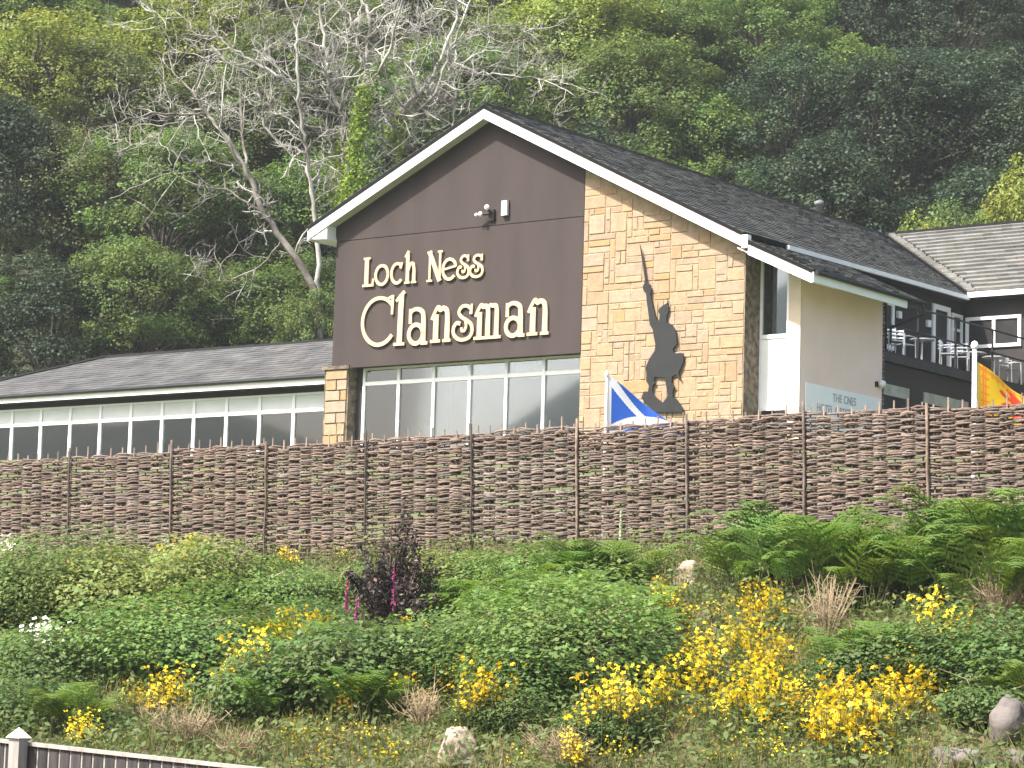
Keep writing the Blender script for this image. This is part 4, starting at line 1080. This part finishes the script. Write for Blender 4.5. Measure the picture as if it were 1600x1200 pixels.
dead_tree('forked dead tree with yellow-green ivy column behind the left roof slope', [
    ([(540, 430), (546, 289), (559, 210), (570, 131), (574, 75), (577, 30), (562, -10)], .17, .07),
    ([(570, 135), (600, 101), (619, 37), (630, -10)], .085, .04), ([(566, 100), (559, 75), (544, 22), (517, -10)], .07, .03),
    ([(560, 215), (585, 250), (600, 262), (618, 235)], .05, .025), ([(600, 105), (625, 92), (650, 120)], .05, .02), ([(575, 60), (600, 30), (610, -5)], .05, .02)],
    91.5, 4, [([(545, 330), (552, 250), (562, 190), (570, 135)], .17, 2200), ([(560, 270), (545, 300), (540, 320)], .25, 900)])
dead_tree('spreading dead tree right behind the roof peak', [
    ([(622, 330), (622, 225), (622, 180), (652, 150), (679, 116), (694, 75), (716, 22), (705, -10)], .15, .06),
    ([(632, 195), (645, 180), (682, 142), (697, 94), (720, 37), (739, -10)], .10, .05), ([(630, 200), (637, 195), (679, 180), (712, 154)], .07, .03),
    ([(708, 260), (709, 195), (712, 150), (711, 94), (722, 50)], .06, .03), ([(710, 97), (742, 112), (780, 116), (850, 125), (900, 150)], .06, .02),
    ([(720, 100), (760, 80), (800, 85), (850, 110), (880, 130)], .05, .02), ([(700, 80), (740, 50), (790, 40), (850, 60)], .05, .02), ([(652, 152), (640, 110), (655, 60), (650, 10)], .05, .02), ([(622, 215), (600, 180), (596, 150)], .05, .03)],
    92.5, 5, [([(622, 300), (622, 225), (624, 185)], .14, 900)])
# overhead cables across the wood
for q, (p0, p1) in enumerate((((1085, 300), (1530, 18)), ((1110, 305), (1560, 40)))):
    A_, B_ = at_depth(*p0, 92), at_depth(*p1, 84)
    s = np.linspace(-.6, 1.9, 40)[:, None]; P = A_+(B_-A_)*s; P[:, 2] -= .8*(s[:, 0]*(1-s[:, 0]))
    mb = MB(); mb.tube(P, .011, 5)
    o = part('overhead_cable', mb, M['steel']); tag(o, 'thin overhead cable crossing the dark wood, %s of two' % ('upper' if q == 0 else 'lower'), 'cable', 'overhead cables')

# ------------------------------------------------------------------ bank vegetation: prototypes
def bush_meshes(seed, n, leaf, flat=.75, lump=.35):
    rng = np.random.default_rng(seed)
    lob = unit(rng.normal(size=(12, 3))+np.array([0, 0, .5])); amp = rng.uniform(-.1, lump, 12)
    d = unit(rng.normal(size=(n, 3))); d[:, 2] = np.abs(d[:, 2])
    sh = .85+(np.maximum(0, d@lob.T)**8*amp).sum(1)
    rr = rng.uniform(.55, 1.03, n)
    P = d*(rr*sh)[:, None]*np.array([1, 1, flat])
    P[:, :2] *= (.62+.38*np.clip(P[:, 2:3]/(.45*flat), 0, 1))*1.05; P[:, 2] -= .03
    nn = d*.7+np.array([0, 0, .7])+rng.normal(0, .4, (n, 3))
    V = leaves(P, nn, rng.uniform(.6, 1.3, n)*leaf, rng, .75, .12)
    cl = .5+.5*np.sin(P[:, 0]*5+seed)*np.sin(P[:, 1]*5)*np.sin(P[:, 2]*6+1)
    C = (rng.uniform(.75, 1.25, n)*(.85+.35*cl))[:, None]*np.array([1, 1, 1])
    C = C*np.stack([1+.12*rng.normal(size=n), np.ones(n), 1-.1*rng.normal(size=n)], -1)
    st = MB()
    for _ in range(14):
        a = rng.uniform(0, 6.28); e = np.array([math.cos(a), math.sin(a), 0])*rng.uniform(.3, .9); zt = flat*rng.uniform(.5, .95)
        st.tube([np.zeros(3)-np.array([0, 0, .2]), e*.35+np.array([0, 0, zt*.8]), e*.8+np.array([0, 0, zt])], [.014, .01, .005], 4, cap=False)
    return quads_mesh('foliage', V, np.clip(C, .2, 2)), st.mesh('stems', True)
def fern_meshes(seed, nf):
    rng = np.random.default_rng(seed); Vs, Cs = [], []; st = MB()
    for f in range(nf):
        a = rng.uniform(0, 6.28); L_ = rng.uniform(.6, 1.15); reach = rng.uniform(.35, .85)
        t = np.linspace(0, 1, 17)
        R_ = reach*L_*t**1.3; Z_ = L_*(.95*np.sin(t*math.pi*.56)-.20*t**3*reach)*rng.uniform(.75, 1)
        o2 = rng.uniform(-.38, .38, 2)
        e = np.array([math.cos(a), math.sin(a), 0]); sd = np.array([-math.sin(a), math.cos(a), 0])
        P = e*R_[:, None]+np.array([0, 0, 1])*Z_[:, None]+np.array([o2[0], o2[1], -.05])
        st.tube(P[::4], np.linspace(.009, .003, len(P[::4])), 4, cap=False)
        tg = unit(np.gradient(P, axis=0)); up = np.cross(sd, tg); up = up*np.sign(up[:, 2:3]+1e-6)
        base = rng.uniform(.8, 1.2); yl = rng.uniform(0, .25)
        for i in range(5, 17):
            pl = .30*L_*(1-((i-5)/12.)**1.2)+.03
            for s in (-1, 1):
                dr = unit(s*sd+tg[i]*.45-up[i]*.12); q = np.cross(up[i], dr)
                m = 6
                for k in range(m):     # pinnules as short diamonds along the pinna
                    c = P[i]+dr*pl*(k+.5)/m; w = pl*.085*(1-k/m)+.008; l2 = pl/m*.60
                    Vs.append([c-dr*l2, c+q*w-up[i]*.01, c+dr*l2, c-q*w-up[i]*.01])
                    b = base*rng.uniform(.85, 1.15); Cs.append((b*(1+yl), b, b*(1-yl)))
    return quads_mesh('fronds', np.array(Vs), np.array(Cs)), st.mesh('stems', True)
def flower_meshes(seed, ns, spread, h, nfl, fsize=.05):
    rng = np.random.default_rng(seed); Vs, Cs, Lv, Lc = [], [], [], []; st = MB()
    for _ in range(ns):
        a = rng.uniform(0, 6.28); r = spread*math.sqrt(rng.uniform(0, 1))
        b = np.array([r*math.cos(a), r*math.sin(a), -.06]); tip = b*1.15+np.array([rng.normal(0, .06), rng.normal(0, .06), h*rng.uniform(.45, 1.1)])
        st.tube([b, (b+tip)/2+rng.normal(0, .03, 3), tip], [.006, .005, .003], 3, cap=False)
        for k in range(10):
            p = b+(tip-b)*rng.uniform(.1, .95); Lv.append(leaves(p[None, :]+rng.normal(0, .035, (1, 3)), rng.normal(0, .6, (1, 3))+np.array([0, 0, .8]), np.array([rng.uniform(.06, .12)]), rng, .4)[0]); q_ = rng.uniform(.8, 1.25); Lc.append((q_, q_, q_*.9))
        for k in range(rng.integers(max(1, nfl-2), nfl+3)):
            c = b+(tip-b)*rng.uniform(.62, 1.02)+rng.normal(0, 1, 3)*np.array([.06, .06, .035]); nn = unit(rng.normal(0, .55, 3)+np.array([-.1, -.45, .8]))
            e1 = unit(np.cross(nn, rng.normal(size=3))); e2 = np.cross(nn, e1); fs = fsize*rng.uniform(.7, 1.25); sh = rng.uniform(.8, 1.12); g = rng.uniform(.82, 1.12)
            for j in range(5):
                t = j*2*math.pi/5; d = e1*math.cos(t)+e2*math.sin(t); s = np.cross(nn, d)
                Vs.append([c, c+d*fs*.55+s*fs*.3+nn*fs*.1, c+d*fs, c+d*fs*.55-s*fs*.3+nn*fs*.1]); Cs.append((sh, sh*g, sh*.9))
    return quads_mesh('flowers', np.array(Vs), np.array(Cs)), quads_mesh('leaves', np.array(Lv), np.array(Lc)), st.mesh('stems', True)
BUSH = [bush_meshes(200+s, 7000, .066, .85, .5) for s in range(3)]
BIG = [bush_meshes(210+s, 15000, .046, .92, .55) for s in range(2)]
FERN = [fern_meshes(220+s, 46) for s in range(3)]
FLW = [flower_meshes(240+s, 24+4*s, .27+.05*s, .95, 10, .034) for s in range(3)]
FLS = [flower_meshes(250+s, 12, .34, .75, 5, .032) for s in range(2)]
def put(name, cat, meshes, px, py, sc, label, group, rz=None, dz=0.0, y0=22):
    p = on_ground(px, py, y0)
    t = thing(name, label, cat, (p[0], p[1], p[2]+dz), random.uniform(0, 6.28) if rz is None else rz, group)
    t.scale = (sc,)*3 if np.isscalar(sc) else sc
    for nm, me, mt in meshes:
        o = link(nm, me, None, t)
        if not me.materials: me.materials.append(mt)
        if me.materials[0] != mt:
            o.material_slots[0].link = 'OBJECT'; o.material_slots[0].material = mt
        if nm in ('flowers', 'leaves', 'foliage', 'fronds', 'bells', 'florets', 'stems'): o['kind'] = 'stuff'
    return t
def band(py): return 'top' if py < 930 else ('middle' if py < 1060 else 'lower part')
# brambles: photo x, y of the base, size (m), dark?
BR = [(-40, 985, 1.4, 0), (70, 975, 1.5, 0), (165, 960, 1.3, 0), (265, 1065, 1.75, 0), (330, 950, 1.2, 0), (395, 960, 1.1, 0), (-20, 1080, 1.2, 0), (100, 1085, 1.15, 1), (180, 1090, .8, 1), (30, 1145, .9, 1), (345, 1060, 1.0, 1), (640, 940, .8, 0), (590, 925, .6, 0),
      (440, 960, .95, 0), (490, 1000, .8, 1), (450, 1105, 1.1, 1), (545, 1100, 1.25, 1), (505, 1050, .9, 1), (690, 940, 1.0, 0), (755, 945, 1.05, 0), (820, 935, .9, 0), (520, 945, .7, 0), (725, 1040, 1.0, 1), (800, 1030, 1.15, 1), (860, 950, 1.0, 0), (630, 1060, .9, 1), (690, 1085, .8, 1),
      (895, 1085, 1.6, 0), (975, 1075, 1.1, 1), (845, 1115, .9, 1), (150, 1150, .6, 1), (985, 985, .85, 0), (1300, 1085, .6, 1), (1355, 1065, .8, 1), (1510, 1060, 1.0, 1), (1590, 1080, 1.1, 1), (960, 1155, .6, 1), (780, 1135, .6, 1), (1545, 1120, .8, 1)]
rs = random.Random(8); random.seed(8)
BR.sort()
cnt = {}
def nth(key):
    cnt[key] = cnt.get(key, 0)+1
    o = ['first', 'second', 'third', 'fourth', 'fifth', 'sixth', 'seventh', 'eighth', 'ninth', 'tenth', 'eleventh', 'twelfth', 'thirteenth', 'fourteenth', 'fifteenth', 'sixteenth', 'seventeenth', 'eighteenth', 'nineteenth', 'twentieth']
    n = cnt[key]-1
    tw = ['first', 'second', 'third', 'fourth', 'fifth', 'sixth', 'seventh', 'eighth', 'ninth']
    return o[n] if n < 20 else ('twenty-' if n < 29 else 'thirty-')+tw[(n-20) % 10 if n < 29 else (n-30) % 10]
for px, py, s, dk in BR:
    fo, stm = BUSH[rs.randrange(3)] if s < 1.42 else BIG[rs.randrange(2)]
    put('bramble_bush', 'bush', (('foliage', fo, M['bramble_dark' if dk else ('bramble_yellow' if (px//5) % 3 == 0 else 'bramble')]), ('stems', stm, M['drystem'])), px, py, (s*rs.uniform(.9, 1.15), s, s*rs.uniform(.8, 1.05)),
        '%s bramble bush, %s from left along the %s of the bank' % ('darker green' if dk else 'fresh green', nth(('b', dk, band(py))), band(py)), 'bramble bushes on the bank', dz=-.05)
# bracken
FE = [(1190, 940, 1.3), (1225, 935, 1.5), (1280, 935, 1.4), (1335, 950, 1.3), (1390, 955, 1.2), (1440, 940, 1.2), (1490, 930, 1.4), (1540, 925, 1.5), (1590, 925, 1.5), (1570, 970, 1.3), 
      (905, 945, 1.2), (945, 945, 1.2), (880, 1000, 1.2), (935, 1030, 1.3), (990, 1040, 1.0), (860, 1060, 1.0), (1400, 1075, .9), (430, 1135, .9), (500, 1120, .9), (560, 1130, .9), (700, 985, .9), (780, 1000, .9), (520, 1050, .9), (1545, 1080, .9), (110, 1150, .8), (600, 1060, .8), (830, 970, 1.0), (650, 1090, .7), (440, 1040, .9), (1590, 1110, .8), (1330, 1070, .8), (745, 985, .8)]
FE.sort()
for px, py, s in FE:
    fr, stm = FERN[rs.randrange(3)]
    put('bracken_clump', 'fern', (('fronds', fr, M['fern']), ('stems', stm, M['stem'])), px, py, s*rs.uniform(.8, .95),
        'feathery green bracken clump, %s from left along the %s of the bank' % (nth(('f', band(py))), band(py)), 'bracken on the bank')
# yellow flowers: photo x, y of the flowers, scale, dense
FL = [(280, 868, .8, 1), (450, 876, .5, 1), (445, 1000, .9, 1), (490, 990, .6, 1), (405, 1000, .5, 1), (385, 1045, 1.0, 1), (355, 1075, .9, 1), (300, 1085, .5, 0), (260, 1095, .8, 1), (215, 1100, .5, 1), (125, 1150, .6, 1), (330, 1100, .4, 0), (470, 1125, .5, 0), (545, 1105, .6, 1), (625, 1080, .7, 1), (580, 1155, .5, 0),
      (640, 1000, .6, 1), (685, 925, .4, 1), (700, 1080, .6, 1), (755, 1065, .7, 1), (755, 1100, .8, 1), (820, 1085, .5, 1), (900, 1090, .6, 0), (945, 1120, .9, 1), (1015, 1095, .8, 1), (880, 1100, .4, 0), (1040, 945, .7, 1), (1010, 975, .7, 0), (1060, 985, .5, 0), (1090, 1035, .8, 1), (1080, 1075, .9, 1), (1060, 1050, .6, 0),
      (1175, 960, .8, 1), (1210, 950, .6, 1), (1150, 990, .7, 0), (1190, 1040, .8, 1), (1180, 1080, 1.0, 1), (1150, 1110, .9, 1), (1210, 1110, .6, 1), (1250, 1110, .6, 1), (1320, 1110, .8, 1), (1340, 1155, 1.1, 1), (1310, 1165, .9, 1), (1380, 1150, .6, 1), (1410, 1110, .8, 1), (1420, 1070, .7, 1), (1460, 985, .8, 1), (1495, 995, .6, 1), (1505, 1045, .6, 1), (1440, 1040, .5, 0), (1590, 945, .5, 1), (1180, 1160, .5, 0), (1230, 1185, .5, 0), (490, 1185, .6, 0), (900, 1190, .6, 1), (820, 1185, .5, 0), (590, 1190, .6, 0), (970, 1175, .5, 0), (1490, 1090, .4, 0), (1060, 1130, .5, 0), (440, 940, .4, 0), (540, 865, .4, 0), (1250, 1010, .4, 0), (720, 1150, .4, 0), (1350, 1190, .6, 0), (660, 1120, .4, 0), (1120, 950, .5, 0), (1010, 1020, .4, 0), (1055, 965, .6, 1), (1110, 1000, .6, 0), (1240, 970, .5, 0), (1160, 1010, .6, 1), (1130, 1045, .5, 0), (1100, 1105, .6, 0), (1270, 1075, .5, 0), (1290, 1130, .7, 1), (1375, 1095, .5, 1), (1455, 1085, .5, 0), (1475, 1020, .5, 1), (1530, 1035, .4, 0), (1025, 1060, .5, 0), (990, 1000, .6, 0), (680, 1100, .5, 0), (600, 1060, .5, 1), (735, 1120, .5, 1), (790, 1060, .5, 0), (350, 1040, .6, 1), (410, 1020, .5, 1), (520, 1150, .5, 0), (450, 1160, .5, 0), (1200, 1000, .6, 0), (1220, 1150, .5, 0), (1120, 1180, .5, 0), (1420, 1180, .5, 0)]
FL.sort()
for px, py, s, dn in FL:
    fm, lv, stm = (FLW if dn else FLS)[rs.randrange(3 if dn else 2)]
    s *= rs.uniform(.9, 1.05)
    # the base stands lower than the flower heads
    put('yellow_wildflower', 'wildflower', (('flowers', fm, M['petal']), ('leaves', lv, M['herb']), ('stems', stm, M['stem'])), px, py+.52*s*100, s,
        '%s of yellow flowers, %s from left along the %s of the bank' % ('dense clump' if dn else 'sparse tuft', nth(('y', dn, band(py))), band(py)), 'yellow wildflowers on the bank')

# dark purple shrub, foxgloves, seed spike, dry stems
def purple_shrub():
    rng = np.random.default_rng(61); st = MB(); Vs = []; Cs = []
    for q in range(46):
        a = rng.uniform(0, 6.28); r = rng.uniform(.1, .68); top = np.array([r*math.cos(a), r*math.sin(a), max(.35, 1.05-.75*r+rng.normal(0, .12))])
        if q < 3: top = np.array([.05+.06*q, .0, 1.5-.18*q])
        pts = np.array([(0, 0, -.1), top*np.array([.45, .45, .5])+rng.normal(0, .05, 3), top])
        st.tube(pts, [.014, .009, .004], 4, cap=False)
        m = rng.integers(90, 170); t = rng.uniform(.25, 1, m)[:, None]
        P = np.where(t < .5, pts[0]+(pts[1]-pts[0])*t*2, pts[1]+(pts[2]-pts[1])*(t*2-1))+rng.normal(0, .075, (m, 3))*(1.25-t)
        Vs.append(leaves(P, rng.normal(0, .6, (m, 3))+np.array([0, -.2, .6]), rng.uniform(.025, .065, m), rng, .6))
        c = rng.uniform(.6, 1.6, (m, 1))*rng.uniform(.8, 1.3)*np.ones((1, 3)); c[rng.uniform(size=m) < .05] *= np.array([4, 3.2, 3]); Cs.append(c)
    V, C = np.concatenate(Vs), np.concatenate(Cs)
    put('purple_shrub', 'shrub', (('foliage', quads_mesh('foliage', V, C), M['purple']), ('stems', st.mesh('stems', True), M['bark'])), 618, 990, (1.3, 1.1, 1.2), 'dark purple-brown pointed shrub against the woven fence', None, 0.0)
purple_shrub()
def foxglove(px, py, h, label):
    rng = np.random.default_rng(int(px)); st = MB(); st.tube([(0, 0, -.1), (.01, 0, h*.5), (.0, .01, h)], [.008, .007, .003], 5)
    Vs, Cs = [], []
    for i in range(34):
        z = h*(.42+.5*i/34); a = rng.uniform(0, 6.28); d = np.array([math.cos(a), math.sin(a)-.3, -.55]); d = unit(d); L_ = .055*(1-.55*i/34)+.012
        b = np.array([0, 0, z]); sdd = unit(np.cross(d, [0, 0, 1.])); upp = np.cross(sdd, d)
        for q in range(4):
            c0, c1 = q*math.pi/2, (q+1)*math.pi/2; w0, w1 = .007, .019*(1-.4*i/34)
            ring = lambda c, w: sdd*math.cos(c)*w+upp*math.sin(c)*w
            Vs.append([b+ring(c0, w0), b+ring(c1, w0), b+d*L_+ring(c1, w1), b+d*L_+ring(c0, w1)]); g = rng.uniform(.8, 1.3); Cs.append((g, g, g))
    lv = leaves(np.stack([rng.normal(0, .07, 26), rng.normal(0, .07, 26), rng.uniform(0, h*.35, 26)], -1), rng.normal(0, .5, (26, 3))+np.array([0, 0, .8]), rng.uniform(.10, .2, 26), rng, .4)
    put('foxglove', 'flower', (('bells', quads_mesh('bells', np.array(Vs), np.array(Cs)), M['foxglove']), ('leaves', quads_mesh('leaves', lv, np.ones((26, 3))), M['bramble']), ('stem', st.mesh('stem', True), M['stem'])), px, py, (.62, .62, 1.0), label, 'foxgloves', 0.0)
foxglove(540, 1005, 1.05, 'tall pink foxglove at the left edge of the purple shrub')
foxglove(612, 1010, 1.15, 'pink foxglove in front of the purple shrub')
foxglove(556, 1008, .7, 'short foxglove just right of the tall pink one')
foxglove(793, 895, .42, 'small pink foxglove low against the middle of the fence')
def spike(px, py, h, label):
    rng = np.random.default_rng(3); n = 500; z = rng.uniform(.25, 1, n); a = rng.uniform(0, 6.28, n); r = .035*(1.15-z)*rng.uniform(.4, 1, n)+.004
    V = leaves(np.stack([r*np.cos(a), r*np.sin(a), z*h], -1), np.stack([np.cos(a), np.sin(a), .4*np.ones(n)], -1), rng.uniform(.02, .045, n), rng, .7)
    st = MB(); st.tube([(0, 0, -.1), (0, 0, h)], [.012, .006], 6)
    put('flower_spike', 'flower', (('florets', quads_mesh('florets', V, rng.uniform(.35, .6, (n, 1))*np.array([[.9, 1, .7]])), M['umbel']), ('stem', st.mesh('stem', True), M['stem'])), px, py, 1.0, label, None, 0.0)
spike(968, 905, .95, 'pale green upright flower spike against the woven fence')
def dry_plant(px, py, h, w, n, label, seed):
    rng = np.random.default_rng(seed); st = MB()
    for _ in range(n):
        a = rng.uniform(0, 6.28); e = np.array([math.cos(a), math.sin(a), 0])*w*rng.uniform(.1, 1); tip = e+np.array([0, 0, h*rng.uniform(.5, 1.1)])
        st.tube([(0, 0, -.1), e*.4+np.array([0, 0, h*.35]), tip], [.008, .006, .003], 3, cap=False)
        for _ in range(4):
            p = tip*rng.uniform(.5, 1); q = p+rng.normal(0, .09, 3)+np.array([0, 0, .06]); st.tube([p, q], [.004, .002], 3, cap=False)
    put('dry_plant', 'dead plant', (('stems', st.mesh('stems'), M['drystem']),), px, py, 1.0, label, 'dry dead plants', 0.0)
dry_plant(1290, 1005, .75, .45, 60, 'dry brown twiggy dead plant below the bracken on the right', 1)
dry_plant(660, 1145, .5, .4, 45, 'dry brown dead plant left of the pale boulder', 2)
dry_plant(290, 1170, .45, .6, 70, 'patch of dry brown dead stems above the timber fence', 3)
dry_plant(380, 1195, .35, .4, 40, 'dry dead stems at the right end of the timber fence', 4)
dry_plant(150, 1090, .5, .3, 40, 'dry brown dead plant among brambles on the left', 5)
dry_plant(1560, 985, .7, .5, 50, 'dry brown dead plant at right under the bracken', 6)
dry_plant(880, 1195, .3, .5, 60, 'patch of dry reddish dead stems at the bottom of the bank', 7)
for px, py, lab, (sx, dy, dz) in ((1591, 900, 'thin dark leaning stick in the bracken at the right', (-.14, 0, 1.0)), (1246, 890, 'short dark upright stick rising from the bracken', (-.03, 0, .55))):
    p = on_ground(px, py); mb = MB(); mb.tube([(0, 0, -.1), (sx*.6, dy, dz*.5), (sx, dy, dz)], [.016, .014, .010], 6)
    o = part('stick', mb, M['post'], None, True); o.location = p; tag(o, lab, 'stick')
# white umbels on the left
for px, py, l in ((62, 1030, 'small white flower heads among brambles at the left'), (10, 880, 'white flower heads under the fence at the far left')):
    rng = np.random.default_rng(px); n = 60
    P = np.stack([rng.normal(0, .12, n), rng.normal(0, .1, n), .45+rng.normal(0, .07, n)], -1)
    st = MB(); [st.tube([(P[i, 0]*.3, P[i, 1]*.3, -.1), P[i]], [.005, .003], 3, cap=False) for i in range(10)]
    put('white_wildflower', 'wildflower', (('flowers', quads_mesh('flowers', leaves(P, rng.normal(0, .4, (n, 3))+np.array([0, -.4, .8]), rng.uniform(.04, .08, n), rng, .9), np.ones((n, 3))), M['umbel']), ('stems', st.mesh('stems'), M['stem'])), px, py+25, 1.3, l, None)

# boulders
def boulder(px, py, w, h, mat, label, seed):
    rng = np.random.default_rng(seed); bm = bmesh.new(); bmesh.ops.create_icosphere(bm, subdivisions=4, radius=1)
    k = unit(rng.normal(size=(16, 3))); of = rng.uniform(.52, .9, 16); fr = rng.normal(0, 3, (5, 3)); ph = rng.uniform(0, 6, 5)
    for v in bm.verts:
        c = np.array(v.co); s = 1.0
        dd = k@c
        for a_, b_ in zip(dd, of):
            if a_ > b_: s = min(s, b_/a_)
        s *= 1+.05*np.sin(fr@c*1.5+ph).sum()/2+.025*np.sin(fr@c*4.3+ph*2).sum()/2+.012*np.sin(fr@c*11+ph*3).sum()/2
        v.co = Vector(c*s*np.array([w, w*.8, h]))
    me = bpy.data.meshes.new('boulder'); bm.to_mesh(me); bm.free()
    p = on_ground(px, py); o = link('boulder', me, M[mat], None, (p[0], p[1], p[2]+h*.25)); tag(o, label, 'boulder', None); o.rotation_euler[2] = seed
    for f in me.polygons: f.use_smooth = True
boulder(1082, 915, .34, .30, 'palerock', 'pale rounded boulder at the foot of the fence', 1)
boulder(1412, 1055, .20, .24, 'rock', 'grey-pink rounded boulder among yellow flowers', 2)
boulder(566, 1000, .26, .20, 'palerock', 'pale boulder half hidden below the purple shrub', 3)
boulder(715, 1182, .30, .30, 'palerock', 'pale sunlit boulder at the bottom middle of the bank', 4)
boulder(1568, 1150, .33, .33, 'rock', 'large grey boulder at the right edge of the bank', 5)
boulder(1490, 1195, .45, .17, 'rock', 'flat grey boulder at the bottom right', 6)
boulder(1310, 1045, .18, .17, 'rock', 'small brownish boulder beside the dry plant', 7)
boulder(740, 1200, .25, .12, 'rock', 'low grey boulder at the bottom edge below the pale one', 8)
boulder(1595, 1200, .2, .16, 'rock', 'small grey boulder in the bottom right corner', 9)

# ground cover: herbs and grass
rng = np.random.default_rng(17)
def bank_points(n):
    k = rng.uniform(-12, 14, n); d = rng.uniform(.05, 15, n)
    p = FP0[None, :]+FD[None, :]*k[:, None]+FN[None, :]*d[:, None]
    return p[:, 0], p[:, 1]
n = 150000; x, y = bank_points(n)
pat = .5+.5*np.sin(x*1.9+1.3*np.sin(y*1.1))*np.sin(y*2.3+1.7*np.sin(x*.9))
z = ground_z(x, y)+rng.uniform(0, 1, n)**1.2*(.14+.42*pat)
nn = np.stack([rng.normal(0, .6, n), rng.normal(-.3, .6, n), np.ones(n)], -1)
V = leaves(np.stack([x, y, z], -1), nn, rng.uniform(.04, .11, n), rng, .5)
C = (rng.uniform(.65, 1.25, n)*(.75+.5*pat))[:, None]*np.stack([1+.25*rng.normal(size=n)*.5+.15*(1-pat), np.ones(n), np.ones(n)*.95], -1)
o = link('low_herbs', quads_mesh('low_herbs', V, np.clip(C, .2, 2.5)), M['herb']); struct(o, 'stuff'); tag(o, 'low mixed green herbs covering the bank', 'ground cover')
n = 80000; x, y = bank_points(n)
dry = .5+.5*np.sin(x*1.3+2)*np.sin(y*1.7+.5+.6*x)
h = rng.uniform(.12, .42, n)*(.7+.5*dry); th = rng.uniform(0, 6.28, n); w = rng.uniform(.004, .008, n)
b = np.stack([x, y, ground_z(x, y)-.02], -1); sd = np.stack([np.cos(th), np.sin(th), 0*th], -1)*w[:, None]
ln_ = np.stack([rng.normal(0, .35, n)*h, rng.normal(0, .35, n)*h, h], -1)
V = np.stack([b-sd, b+sd, b+ln_*.6+sd*.8, b+ln_], 1)
t_ = (rng.uniform(size=n) < (.18+.5*dry**2))[:, None]
C = np.where(t_, np.array([[1.9, 1.45, 1.6]]), np.array([[.75, 1.0, .6]]))*rng.uniform(.7, 1.25, (n, 1))
o = link('grass', quads_mesh('grass', V, C), M['grass']); struct(o, 'stuff'); tag(o, 'long green and straw-coloured grass on the bank', 'grass')

# ------------------------------------------------------------------ timber fence, bottom left
def timber_fence():
    P0, P1 = at_depth(-40, 1150, 20.0), at_depth(395, 1198, 18.6)
    d = P1-P0; L_ = np.linalg.norm(d[:2]); ang = math.atan2(d[1], d[0])
    t = thing('timber_fence', 'weathered grey board fence with pale top rail in the bottom left corner', 'fence', (P0[0], P0[1], 0), ang)
    dz = (P1[2]-P0[2])/L_
    zt = lambda s: P0[2]+dz*s
    pitch = .1095; n = int(L_/pitch)+1
    rs = random.Random(2)
    for i in range(n):
        s = i*pitch; h = zt(s)-.03
        mb = MB(); mb.box((s+.009, -.011, -.2), (s+pitch-.012, .011, h)); o = part('board', mb, M['grey_board'], t)
    mb = MB(); A_, B_ = -.05, L_+.12
    mb.add([(A_, -.03, zt(A_)-.027), (B_, -.03, zt(B_)-.027), (B_, .04, zt(B_)-.027), (A_, .04, zt(A_)-.027), (A_, -.03, zt(A_)), (B_, -.03, zt(B_)), (B_, .04, zt(B_)), (A_, .04, zt(A_))],
           [(3, 2, 1, 0), (4, 5, 6, 7), (0, 1, 5, 4), (1, 2, 6, 5), (2, 3, 7, 6), (3, 0, 4, 7)]); part('top_rail', mb, M['pale_board'], t)
    for i in range(n+1):
        s = i*pitch-.002; mb = MB(); mb.box((s-.010, -.004, -.2), (s+.011, .020, zt(s)-.031)); part('lit_gap_strip', mb, M['pale_board'], t)  # added pale strips stand in for bright gaps and lit board edges
    s = .53; mb = MB(); mb.box((s-.05, -.135, -.2), (s+.05, -.035, zt(s)+.03)); post = part('post', mb, M['pale_board'], t)
    mb = MB(); mb.add([(s-.07, -.155, zt(s)+.03), (s+.07, -.155, zt(s)+.03), (s+.07, -.015, zt(s)+.03), (s-.07, -.015, zt(s)+.03), (s, -.085, zt(s)+.11)], [(3, 2, 1, 0), (0, 1, 4), (1, 2, 4), (2, 3, 4), (3, 0, 4)])
    part('post_cap', mb, M['white'], post)
timber_fence()

# ------------------------------------------------------------------ thin summer haze
def haze():
    m, nt, b = mat_new('haze'); nt.nodes.remove(b)
    pv = N(nt, 'ShaderNodeVolumePrincipled'); pv.inputs['Color'].default_value = (.82, .88, .92, 1); pv.inputs['Density'].default_value = .0003
    nt.links.new(pv.outputs[0], nt.nodes['Material Output'].inputs['Volume'])
    mb = MB(); mb.box((-260, -60, -2), (260, 440, 125))
    o = part('haze', mb, m); struct(o, 'stuff'); tag(o, 'thin pale haze in the air over the wood', 'haze')
haze()
